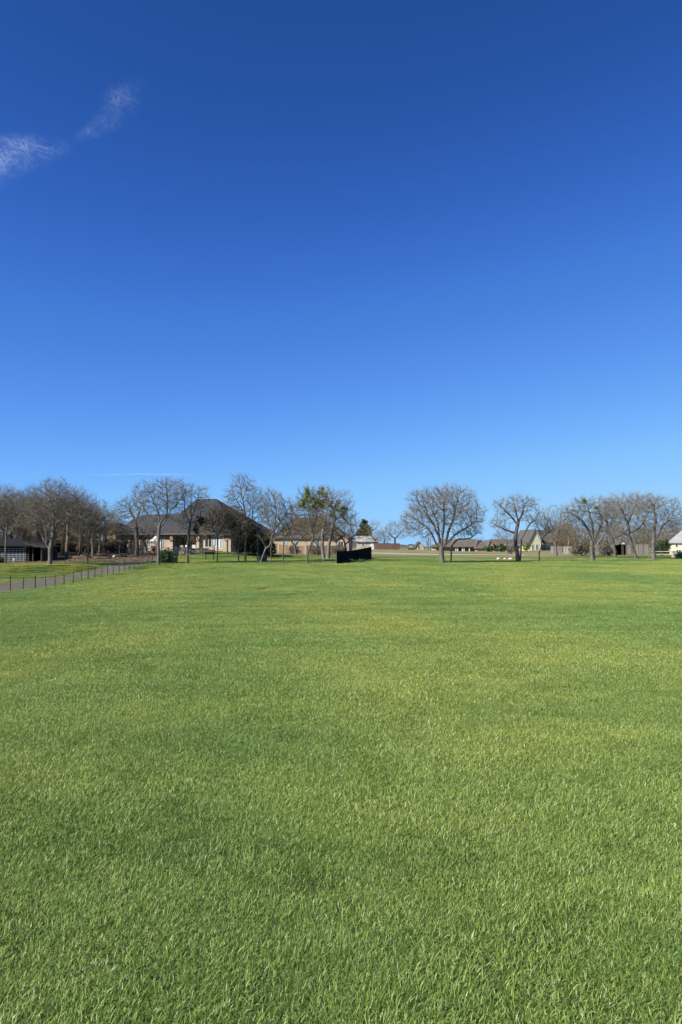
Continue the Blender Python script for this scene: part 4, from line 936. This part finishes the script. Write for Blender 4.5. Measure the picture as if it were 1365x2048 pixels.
tree('oak_tree', 'bare oak leaning left with dense rounded crown', 1273, 98,
     [[(1273,1117),(1268,1100),(1261,1083),(1257,1066),(1257,1045)], [(1264,1118),(1262,1100),(1258,1080)], [(1259,1072),(1242,1062),(1228,1045)], [(1258,1068),(1278,1056),(1292,1040)], [(1257,1050),(1248,1028),(1238,1008)], [(1257,1045),(1266,1025),(1272,1005)]],
     [(1256,1020,50,32),(1230,1012,30,22),(1280,1010,36,24),(1256,1000,36,16),(1225,1060,22,12),(1290,1055,22,14)], .36, n_att=1900, step=.27, kill=.40, seed=33, bark='bark_dark', twigs=2.0, wander=.36, twig='twig_red', mist=[(1305,1012,3,3)], group=G1)
tree('oak_tree', 'rightmost bare oak with pale stocky trunk by stone pillar', 1308, 94,
     [[(1308,1119),(1307,1100),(1307,1084)], [(1307,1085),(1296,1070),(1292,1055),(1285,1040)], [(1307,1084),(1318,1068),(1325,1052),(1340,1040)], [(1307,1084),(1309,1062),(1312,1040),(1308,1015)], [(1307,1086),(1292,1080),(1275,1078)]],
     [(1312,1025,48,30),(1340,1035,34,26),(1300,1005,36,18),(1330,1008,30,18),(1285,1070,18,10),(1352,1020,22,22)], .40, n_att=1800, step=.27, kill=.40, seed=34, bark='bark', twigs=1.9, wander=.36, group=G1)
# left of centre
tree('oak_tree', 'big spreading bare oak in front of the left wood, forked low', 100, 77,
     [[(100,1129),(102,1115),(101,1101)], [(101,1102),(92,1088),(84,1072),(81,1060)], [(101,1101),(104,1085),(107,1070),(107,1056)], [(98,1098),(90,1093),(72,1092),(55,1088)], [(107,1070),(118,1068),(130,1062)], [(106,1060),(92,1050),(70,1040)], [(107,1058),(108,1030),(100,1000)], [(107,1058),(122,1040),(148,1018)], [(107,1058),(135,1045),(165,1035)]],
     [(105,1012,52,46),(135,1010,46,40),(70,1030,40,34),(112,978,34,22),(160,1030,36,34),(82,990,26,20)], .36, n_att=2500, step=.26, kill=.36, seed=41, bark='bark', twigs=2.1, twig='twig', group=G1)
tree('leaning_tree', 'thin-trunked bare tree cut by the left edge of view', 11, 79,
     [[(11,1128),(12,1100),(13,1070),(16,1040),(14,1010)], [(14,1052),(30,1030),(34,1005)], [(13,1060),(0,1035),(-8,1010)]], [(16,1008,28,38),(-15,1010,28,40),(30,1040,20,24)], .16, n_att=900, seed=42, bark='bark_dark', twigs=1.9, group=G1)
tree('slim_tree', 'slim straight bare tree at the lawn edge left of the lane', 176, 80,
     [[(176,1131),(176,1105),(178,1080),(184,1058)], [(178,1082),(170,1066),(166,1050)]], [(190,1045,30,34),(170,1040,24,28)], .11, n_att=900, step=.26, kill=.42, seed=43, bark='bark_dark', twigs=2.0, twig='twig_brown', group=G1)
tree('bare_tree', 'thick dark-trunked bare tree before the arched openings', 274, 98,
     [[(276,1107),(275,1090),(273,1065),(272,1045)], [(272,1047),(262,1025),(258,1008)], [(273,1060),(284,1050),(292,1040)], [(272,1045),(280,1022),(283,1005)]], [(258,1022,32,30),(240,1035,26,28),(280,1018,24,26),(225,1050,18,18)], .42, n_att=1300, step=.3, kill=.42, seed=44, bark='bark_dark', twigs=2.0, group=G1)
tree('oak_tree', 'tall bare oak with long leaning left limb at the fence end', 317, 78,
     [[(317,1128),(318,1105),(317,1085),(319,1060),(320,1045)], [(305,1128),(298,1110),(288,1095),(281,1086)], [(317,1096),(306,1075),(293,1058),(275,1047)], [(319,1055),(300,1035),(285,1012),(268,990)], [(320,1048),(318,1025),(306,1000),(298,980)], [(320,1047),(334,1030),(335,995),(333,970)], [(321,1056),(334,1040),(340,1022),(362,1000)]],
     [(322,1000,42,38),(300,990,36,30),(345,985,36,30),(330,970,22,18),(285,1010,22,22),(350,1030,22,16)], .26, n_att=1500, step=.24, kill=.38, seed=45, bark='bark', twigs=1.9, group=G1)
tree('upright_tree', 'upright bare tree between tall oak and the roof peak', 376, 80,
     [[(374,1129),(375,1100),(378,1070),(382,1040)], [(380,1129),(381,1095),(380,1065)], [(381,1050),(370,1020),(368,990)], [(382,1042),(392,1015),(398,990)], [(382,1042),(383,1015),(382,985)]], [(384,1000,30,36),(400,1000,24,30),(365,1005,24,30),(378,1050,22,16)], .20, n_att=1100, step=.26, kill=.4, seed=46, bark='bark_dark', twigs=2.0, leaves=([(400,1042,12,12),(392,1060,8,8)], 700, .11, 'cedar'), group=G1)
tree('small_tree', 'small bare tree with round twiggy crown before the arched window', 435, 82,
     [[(435,1126),(436,1100),(436,1078),(434,1060)], [(436,1072),(446,1058),(452,1042)], [(435,1070),(425,1056),(420,1042)]], [(434,1042,28,26),(444,1030,22,22),(420,1050,18,16)], .11, n_att=1000, seed=47, bark='bark_dark', twigs=1.8, twig='twig_brown', step=.2, kill=.32, group=G1)
tree('slim_tree', 'slim brown-twigged tree immediately left of the tallest one', 478, 82,
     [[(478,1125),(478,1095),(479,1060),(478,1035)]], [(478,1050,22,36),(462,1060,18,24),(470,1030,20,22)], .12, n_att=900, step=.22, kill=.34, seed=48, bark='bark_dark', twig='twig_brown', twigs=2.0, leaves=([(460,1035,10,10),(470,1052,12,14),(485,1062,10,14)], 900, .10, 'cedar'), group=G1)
tree('tall_tree', 'tallest slender bare tree with upswept crown right of the roof', 491, 82,
     [[(491,1125),(491,1100),(493,1070),(494,1050),(490,1020),(484,990),(480,965)], [(493,1052),(500,1025),(503,995)], [(491,1025),(476,1005),(466,985)], [(486,1000),(494,975),(500,962)]], [(482,985,24,38),(500,990,18,32),(470,1000,22,28),(484,965,16,18),(480,1030,22,22)], .17, n_att=1300, step=.24, kill=.36, seed=49, bark='bark', twigs=2.0, up=.2, group=G1)
tree('slim_tree', 'slim pale-barked tree with narrow crown right of the tallest', 516, 83,
     [[(516,1124),(516,1095),(514,1060),(518,1035)], [(514,1058),(506,1035),(505,1015)]], [(517,1020,22,38),(506,1035,16,26),(528,1020,16,26)], .13, n_att=900, seed=50, bark='bark_pale', twigs=1.8, up=.15, group=G1)
tree('leaning_tree', 'multi-stemmed bare tree leaning right from a shared foot', 521, 81,
     [[(520,1126),(526,1112),(532,1098),(541,1090),(545,1070)], [(532,1098),(525,1080),(518,1072)], [(541,1091),(555,1070),(572,1050)], [(544,1078),(540,1050),(530,1020)], [(545,1072),(552,1045),(552,1015)], [(548,1065),(566,1035),(582,1010)]], [(548,1020,36,36),(570,1025,28,28),(530,1015,24,28),(545,995,24,16)], .17, n_att=1400, step=.24, kill=.36, seed=51, bark='bark', twigs=1.9, up=.15, group=G1)
tree('slim_tree', 'very slim straight tree under the multi-stemmed one', 543, 80, [[(543,1127),(542,1105),(543,1080)], [(542,1090),(548,1075),(556,1062)]], [(545,1060,20,24),(556,1050,16,16)], .085, n_att=350, seed=52, bark='bark_dark', twigs=1.8, twig='twig_brown', group=G1)
tree('slim_tree', 'slim straight dark tree in front of the tan cedar fence', 567, 81, [[(567,1127),(567,1100),(568,1078),(568,1060)], [(568,1080),(578,1064),(586,1050)]], [(572,1048,26,26),(590,1052,20,22)], .11, n_att=700, seed=53, bark='bark_dark', twigs=1.9, twig='twig_brown', group=G1)
tree('mistletoe_tree', 'dark slender tree with green mistletoe clumps high in its crown', 617, 79,
     [[(615,1131),(615,1110),(622,1090),(628,1072),(624,1050)], [(624,1131),(625,1110),(627,1085)], [(626,1060),(618,1030),(614,1000)], [(626,1055),(634,1030),(640,1000)]], [(620,1010,26,36),(640,1000,26,28),(606,1025,22,30),(625,1045,28,22)], .15, n_att=1400, step=.24, kill=.36, seed=54, bark='bark_dark', twigs=2.0, twig='twig_brown', up=.12,
     mist=[(617,982,7,8),(610,996,9,8),(624,998,9,8),(640,981,7,5),(648,990,6,4),(634,1002,6,6),(614,1010,7,9),(628,1014,6,7),(604,1004,6,8),(643,1008,5,6)], group=G1)
tree('mistletoe_tree', 'pale-trunked spreading tree with mistletoe before the red fence', 648, 98,
     [[(648,1115),(646,1102),(645,1092)], [(645,1093),(634,1082),(625,1078)], [(645,1092),(645,1070),(650,1045),(655,1020)], [(656,1115),(658,1092),(664,1062),(670,1035),(663,1008)], [(669,1038),(685,1032),(698,1048)], [(660,1075),(680,1068),(698,1070)]], [(655,1030,40,40),(682,1010,28,30),(690,1045,26,32),(660,1000,26,24),(640,1050,30,24)], .34, n_att=2200, step=.3, kill=.42, seed=55, bark='bark_pale', twigs=2.0, twig='twig',
     mist=[(668,1020,9,8),(680,1018,9,5),(662,1007,6,6),(692,1020,4,4),(650,1008,6,7),(582,1016,4,5),(676,1006,5,9),(686,1027,6,4),(664,1032,5,6)], group=G1)
tree('bare_tree', 'wide low-branched bare tree filling the gap left of the evergreen', 694, 118, [[(693,1112),(692,1095),(688,1080)], [(692,1090),(704,1075),(716,1066)], [(690,1084),(678,1068),(670,1055)]], [(690,1052,32,30),(712,1065,20,22),(668,1060,22,24)], .3, n_att=1300, step=.34, kill=.5, seed=56, bark='bark_dark', twigs=2.2, twig='twig_brown', group=G1)
tree('bare_tree', 'low twiggy tree before the grey-brown roof and tan fence', 592, 112, [[(592,1114),(592,1098),(590,1086)], [(591,1092),(580,1078),(572,1070)], [(591,1090),(604,1076),(612,1066)]], [(592,1055,30,26),(575,1068,20,18),(612,1066,20,20)], .26, n_att=1000, step=.34, kill=.5, seed=57, bark='bark_dark', twigs=2.0, twig='twig_brown', group=G1)
tree('bare_tree', 'spindly bare tree between retaining wall and porch column', 405, 99, [[(405,1114),(404,1098),(403,1080)], [(404,1092),(395,1076),(390,1066)]], [(404,1062,20,22),(392,1072,16,16)], .16, n_att=700, step=.28, kill=.42, seed=71, bark='bark_dark', twigs=2.0, twig='twig_brown', group=G1)
tree('bare_tree', 'spindly low bare tree in front of the blue house window', 295, 101, [[(295,1108),(294,1095),(296,1082)], [(294,1094),(286,1080),(280,1072)]], [(296,1068,20,18),(282,1074,16,14),(305,1076,14,12)], .16, n_att=700, step=.28, kill=.42, seed=72, bark='bark_dark', twigs=2.0, twig='twig_brown', group=G1)
tree('bare_tree', 'low bare tree screening the left corner of the big house', 240, 99, [[(240,1108),(239,1095),(241,1082)], [(240,1092),(250,1080),(256,1070)]], [(240,1066,22,20),(254,1074,14,14),(226,1074,16,16)], .16, n_att=800, step=.28, kill=.42, seed=73, bark='bark_dark', twigs=2.2, twig='twig_brown', group=G1)
tree('bare_tree', 'fine-twigged bare tree overlapping the dark roof slope', 455, 98, [[(455,1112),(455,1090),(457,1070)], [(455,1086),(446,1070),(440,1056)], [(456,1078),(466,1062),(470,1048)]], [(456,1046,24,28),(468,1058,18,20),(442,1058,16,18)], .18, n_att=900, step=.28, kill=.42, seed=74, bark='bark_dark', twigs=2.2, twig='twig_brown', group=G1)
tree('bare_tree', 'dense twiggy tree hiding the middle of the grey-brown roof', 636, 116, [[(636,1112),(635,1094),(637,1078)], [(635,1090),(622,1074),(612,1064)], [(636,1084),(650,1070),(660,1060)]], [(636,1050,32,28),(612,1062,20,20),(660,1062,20,20)], .26, n_att=1300, step=.32, kill=.46, seed=75, bark='bark_dark', twigs=2.6, twig='twig_brown', group=G1)
tree('bare_tree', 'bare grey tree on the lawn beyond the black screen, left one', 750, 188, [[(750,1097),(749,1085),(748,1075)], [(748,1080),(740,1068),(736,1058)]], [(748,1060,19,20),(740,1070,14,14)], .34, n_att=800, step=.5, kill=.7, seed=61, bark='bark', twigs=2.0, twig_len=.8, twig_r=.012, tip=.012, group='bare trees beyond the black screen')
tree('bare_tree', 'round-crowned bare tree on the lawn beyond the black screen, right one', 790, 188, [[(789,1098),(790,1085),(790,1077)], [(790,1078),(778,1066),(770,1055)], [(790,1078),(802,1064),(812,1055)]], [(790,1062,24,20),(775,1068,16,15),(806,1066,18,15)], .42, n_att=1100, step=.5, kill=.7, seed=62, bark='bark_dark', twigs=2.0, twig_len=.8, twig_r=.012, tip=.012, group='bare trees beyond the black screen')
tree('bare_tree', 'small dark bare tree between the two beyond the black screen', 769, 192, [[(769,1098),(769,1084),(769,1078)]], [(768,1076,15,13)], .25, n_att=500, step=.5, kill=.7, seed=63, bark='bark_dark', twigs=2.2, twig_len=.8, twig_r=.012, tip=.012, twig='twig_brown', group='bare trees beyond the black screen')
tree('bare_tree', 'leafless pinkish tree rising behind the orange brick house', 1016, 225, [[(1013,1101),(1014,1088),(1014,1080)]], [(1012,1070,22,14),(1024,1076,14,12)], .3, n_att=700, step=.55, kill=.75, seed=64, bark='bark', twigs=2.0, twig_len=.9, twig_r=.014, tip=.013, twig='twig_red')
tree('evergreen_tree', 'pointed green evergreen above the small pale garage', 729, 196, [[(729,1098),(729,1070),(728,1045)]], [(729,1062,8,14)], .2, n_att=60, step=.6, kill=.9, seed=65, bark='bark_dark', twigs=0, cat='tree',
     leaves=([(728,1044,6,7),(729,1054,10,9),(733,1062,12,9),(724,1066,10,10),(731,1078,13,12)], 6000, .26, 'ever'))

def woods(name, label, spots, seed, h=8.5, spread=3.4, mats=('bark_dark', 'twig_brown'), n_att=420, scale=1.0):
    """a bare wood that reads as one mass: several grown trees merged, one object"""
    rs = np.random.RandomState(seed); protos = []
    for k in range(3):
        ht = h*(.9+.2*rs.rand()); pl = [((0,0,-.2),(.1,0,ht*.2),(0,.1,ht*.38)), ((0,.1,ht*.36),(-.8,.4,ht*.6)), ((0,.1,ht*.36),(.9,-.3,ht*.62))]
        N, par = grow([(pl[0], False), (pl[1], True), (pl[2], True)], [((0,0,ht*.62),(spread,spread,ht*.36)), ((0,0,ht*.35),(spread*.9,spread*.9,ht*.22))], n_att, .5, .75, seed+k, .3)
        pm = tree_mesh(N, par, .2, .012, seed+k, 3.2, .9, .012); vs = [pm[q] for q in pm]; off = 0; V = []; Fa = []
        for v, f in vs: V.append(v); Fa.append(f+off); off += len(v)
        protos.append((np.concatenate(V), np.concatenate(Fa)))
    VV, FF, off = [], [], 0
    for (px, D, s) in spots:
        V, Fa = protos[rs.randint(3)]; a = rs.rand()*6.28; c, q = math.cos(a), math.sin(a); X, Y, Z = foot(px, D)
        W = np.stack([V[:, 0]*c-V[:, 1]*q, V[:, 0]*q+V[:, 1]*c, V[:, 2]], 1)*s+np.array([X, Y, Z]); VV.append(W); FF.append(Fa+off); off += len(W)
    o = np_obj(name, np.concatenate(VV), np.concatenate(FF), M[mats[1]]); tag(o, label, 'wood', kind='stuff'); return o
rw = np.random.RandomState(9)
woods('woodland', 'dense brown leafless wood behind the left oak and shed', [(px+rw.randn()*4, 93+rw.rand()*22, (1.02 if px < 130 else .92 if px < 180 else .70)+rw.rand()*.15) for px in list(range(-40, 235, 11))+list(range(-20, 200, 16))], 200)
woods('woodland', 'brown leafless wood behind the right-hand oaks', [(px+rw.randn()*4, 168+rw.rand()*45, .85+rw.rand()*.3) for px in range(1105, 1400, 6)], 210)
woods('woodland', 'thin leafless wood behind the central houses', [(px+rw.randn()*4, 210+rw.rand()*60, .6+rw.rand()*.25) for px in list(range(560, 720, 17))+[860, 885, 905, 960, 1000, 1060, 1085]], 220)

def bush(name, label, px, D, blobs, n, size, mat, seed, cat='bush', group=None, stems=True):
    b = foot(px, D); s = D/F; root = empty(name, b); tag(root, label, cat, group)
    bl = []
    for q in blobs:
        w = at(q[0], q[1], D); bl.append(((w[0]-b[0], 0, max(w[2]-b[2], q[3]*s*.6)), (q[2]*s, q[2]*s*.8, q[3]*s)))
    V, Fa = leaf_cloud(bl, n, size, seed); V[:, 2] = np.abs(V[:, 2]); np_obj('foliage', V, Fa, M[mat], root)
    st = MB(); rr = random.Random(seed)
    for k in range(6):
        c, r = bl[rr.randrange(len(bl))]; st.tube([(rr.uniform(-.1,.1),rr.uniform(-.1,.1),-.1),(c[0]*.6+rr.uniform(-.2,.2),rr.uniform(-.2,.2),c[2]*.6),(c[0]+rr.uniform(-.3,.3),rr.uniform(-.3,.3),c[2]+r[2]*.5)], [.04,.03,.01], 5)
    st.build('stems', M['bark_dark'], root); return root
bush('evergreen_bush', 'round dark evergreen bush at the end of the wire fence', 337, 80, [(334,1110,14,13),(342,1115,10,11),(326,1117,9,9)], 4500, .07, 'ever', 301)
bush('evergreen_bush', 'wide shade-darkened cedar thicket against the right side of the big house', 520, 101, [(478,1084,9,22),(492,1080,14,24),(508,1078,16,26),(524,1088,16,20),(540,1098,14,11),(500,1058,10,12)], 26000, .13, 'cedar', 302)  # shade on this side of the house is carried by the dark leaves
bush('evergreen_bush', 'dark green bush beside the orange gable, left one', 976, 218, [(979,1097,10,5)], 1500, .2, 'shrub', 303, group='clipped bushes at the orange house')
bush('evergreen_bush', 'dark green bush under the brown roof, right one', 1004, 218, [(1004,1096,10,7)], 1800, .2, 'shrub', 304, group='clipped bushes at the orange house')
for k_, (px_, D_, w_, lb_) in enumerate([(588, 132, 10, 'scrubby brown bush in front of the tan fence, leftmost of three'), (632, 128, 13, 'scrubby brown bush in front of the dark red fence, middle of three'), (676, 126, 12, 'scrubby brown bush behind the black screen, rightmost of three')]):
    bush('leafless_bush', lb_, px_, D_, [(px_, 1098, w_, 11), (px_+w_*.7, 1102, w_*.7, 8), (px_-w_*.7, 1101, w_*.6, 8)], 2600, .08, 'drybush', 330+k_, group='scrubby bushes by the board fences')
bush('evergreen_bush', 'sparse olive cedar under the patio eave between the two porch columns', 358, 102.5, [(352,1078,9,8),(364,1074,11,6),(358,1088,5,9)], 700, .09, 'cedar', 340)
bush('leafless_bush', 'tangled brown brush before the left end of the big house', 232, 103, [(228,1090,12,13),(242,1098,10,9),(218,1096,10,9)], 2600, .08, 'drybush', 341)
bush('leafless_bush', 'brown leafless shrub left of the double-trunked oak foot', 1024, 160, [(1022,1101,8,6)], 1200, .1, 'drybush', 305)
bush('yellow_bush', 'yellow-green shrub at the left foot of the cream gable', 1055, 215, [(1055,1091,6,9),(1052,1096,6,5)], 1500, .16, 'mistle', 306)
bush('leafless_bush', 'large grey leafless bush right of the picket fence', 1168, 118, [(1160,1096,16,13),(1175,1092,15,17),(1150,1102,10,8)], 5200, .10, 'drybush', 307)
bush('leafless_bush', 'grey leafless bush below the leaning oak crown', 1218, 120, [(1212,1098,14,12),(1222,1102,10,9)], 3200, .10, 'drybush', 308)
bush('evergreen_bush', 'dark evergreen bush left of the cream stucco house', 1326, 125, [(1322,1097,16,11),(1332,1088,9,9),(1312,1102,10,7)], 4200, .12, 'ever', 309)
bush('evergreen_bush', 'low green hedge right of the stone pillar', 1360, 104, [(1358,1112,8,6),(1368,1111,9,7)], 2200, .08, 'shrub', 310)
bush('leafy_bush', 'small leafy shrub beside the lattice shed at left edge', 2, 84, [(0,1119,9,9)], 1500, .08, 'drybush', 311)
bush('evergreen_bush', 'dark evergreen bush before the left window of big house', 249, 104, [(250,1085,7,9),(246,1093,7,7)], 1800, .09, 'ever', 312)
bush('leafy_bush', 'low green weeds at the foot of the black screen', 705, 78, [(690,1125,8,3),(705,1124,10,3.5),(722,1122,9,3)], 1500, .05, 'shrub', 313)
rs = np.random.RandomState(23); bl = []
for px in range(-30, 232, 9):
    D = 108+rs.rand()*10; q = foot(px+rs.randn()*3, D); h = (.9+.9*rs.rand())*(1 if px < 190 else .6); bl.append(((q[0], q[1], q[2]+h*.8), (1.0, 1.0, h)))
V, Fa = leaf_cloud(bl, 30000, .12, 88, clump=.22); o = np_obj('undergrowth', V, Fa, M['cedar']); tag(o, 'shade-darkened cedar undergrowth deep inside the left wood', 'undergrowth', kind='stuff')  # black shade between the trunks comes from the leaf colour
# fallen leaves under the wood
rs = np.random.RandomState(17); n = 16000
px = rs.rand(n)*330-25; D = 84+rs.rand(n)*24; X = (px-682.5)/F*D; Z = hz(X, D)+.03
a = rs.rand(n)*6.28; s = .05+.09*rs.rand(n); dx = np.stack([np.cos(a), np.sin(a), rs.randn(n)*.3], 1)*s[:, None]; dy = np.stack([-np.sin(a), np.cos(a), rs.randn(n)*.3], 1)*s[:, None]*.6; C_ = np.stack([X, D, Z], 1)
V = np.stack([C_-dx, C_+dy, C_+dx, C_-dy], 1).reshape(-1, 3); o = np_obj('leaf_litter', V, np.arange(len(V)).reshape(-1, 4), M['litter_leaf']); tag(o, 'brown fallen leaves carpeting the ground under the left wood', 'leaves', kind='stuff')

# ---------------------------------------------------------------- clouds
m, t, o = new_mat('cirrus'); tc = t.nodes.new('ShaderNodeTexCoord'); at_ = t.nodes.new('ShaderNodeAttribute'); at_.attribute_name = 'dens'
mp = t.nodes.new('ShaderNodeMapping'); mp.inputs['Rotation'].default_value = (0, 0, .5); mp.inputs['Scale'].default_value = (1/48, 1/130, 1); t.links.new(tc.outputs['Object'], mp.inputs[0])
n1 = t.nodes.new('ShaderNodeTexNoise'); n1.inputs['Scale'].default_value = 1; n1.inputs['Detail'].default_value = 8; n1.inputs['Distortion'].default_value = 2.2; n1.inputs['Roughness'].default_value = .62; t.links.new(mp.outputs[0], n1.inputs['Vector'])
mr = t.nodes.new('ShaderNodeMapRange'); mr.inputs[1].default_value = .30; mr.inputs[2].default_value = .74; t.links.new(n1.outputs['Fac'], mr.inputs[0])
n2 = t.nodes.new('ShaderNodeTexNoise'); n2.inputs['Scale'].default_value = 1/210; n2.inputs['Detail'].default_value = 4; n2.inputs['Distortion'].default_value = .8; t.links.new(tc.outputs['Object'], n2.inputs['Vector'])
mr2 = t.nodes.new('ShaderNodeMapRange'); mr2.inputs[1].default_value = .30; mr2.inputs[2].default_value = .62; t.links.new(n2.outputs['Fac'], mr2.inputs[0])
mm = t.nodes.new('ShaderNodeMath'); mm.operation = 'MULTIPLY'; t.links.new(mr.outputs[0], mm.inputs[0]); t.links.new(mr2.outputs[0], mm.inputs[1])
mu = t.nodes.new('ShaderNodeMath'); mu.operation = 'MULTIPLY'; t.links.new(mm.outputs[0], mu.inputs[0]); t.links.new(at_.outputs['Fac'], mu.inputs[1])
tp = t.nodes.new('ShaderNodeBsdfTransparent'); df = t.nodes.new('ShaderNodeBsdfTranslucent'); df.inputs[0].default_value = (.84,.96,.94,1); mx = t.nodes.new('ShaderNodeMixShader')
t.links.new(mu.outputs[0], mx.inputs[0]); t.links.new(tp.outputs[0], mx.inputs[1]); t.links.new(df.outputs[0], mx.inputs[2]); t.links.new(mx.outputs[0], o.inputs[0]); M['cirrus'] = m
def cloud(name, label, spine, width, dens, alt, n=60, cols=12, cat='cloud'):
    """thin high cloud band at altitude alt; spine in photo pixels, width in photo pixels either side (perpendicular)"""
    sp = np.array(spine, float); d = np.r_[0, np.cumsum(np.hypot(*np.diff(sp[:, :2], axis=0).T))]; s = np.linspace(0, d[-1], n)
    x = np.interp(s, d, sp[:, 0]); y = np.interp(s, d, sp[:, 1]); w = np.interp(s, d, width); de = np.interp(s, d, dens)
    tx, ty = np.gradient(x), np.gradient(y); L = np.hypot(tx, ty); nx_, ny_ = -ty/L, tx/L; V = []; A = []
    for i in range(n):
        for j in range(cols+1):
            q = (j/cols-.5)*2; px, py = x[i]+nx_[i]*w[i]*q, y[i]+ny_[i]*w[i]*q
            e = at(px, py, 1.0); k = (alt-EYE)/(e[2]-EYE); V.append((e[0]*k, k, alt)); A.append(de[i]*max(0, 1-q*q)**2.0*min(1, i/(n*.2), (n-1-i)/(n*.3)))
    V = np.array(V); c = V.mean(0); f = [(i*(cols+1)+j, i*(cols+1)+j+1, (i+1)*(cols+1)+j+1, (i+1)*(cols+1)+j) for i in range(n-1) for j in range(cols)]
    o = np_obj(name, V-c, np.array(f), M['cirrus'], smooth=True); o.location = c
    a = o.data.attributes.new('dens', 'FLOAT', 'POINT'); a.data.foreach_set('value', np.array(A, dtype=np.float32)); tag(o, label, cat); o.visible_shadow = True; return o
cloud('cirrus_cloud', 'brighter wispy cirrus patch at the left edge of the sky', [(-60,340),(0,315),(50,305),(100,300),(150,290)], [75,62,50,36,16], [.25,.22,.19,.15,.06], 2500)
cloud('cirrus_cloud', 'faint feathery cirrus streak higher in the upper left sky', [(140,285),(185,262),(225,235),(245,200),(275,165),(290,140)], [14,22,36,48,32,12], [.08,.09,.08,.09,.05,.0], 2500)
cloud('contrail', 'thin white contrail low over the left tree line', [(140,951),(200,950),(270,948),(340,949),(400,950),(440,952)], [1.2,1.6,2.0,1.8,1.2,1], [.04,.14,.30,.24,.08,.02], 1200, cols=6, cat='contrail')
print('tree verts', TREE_VERTS)
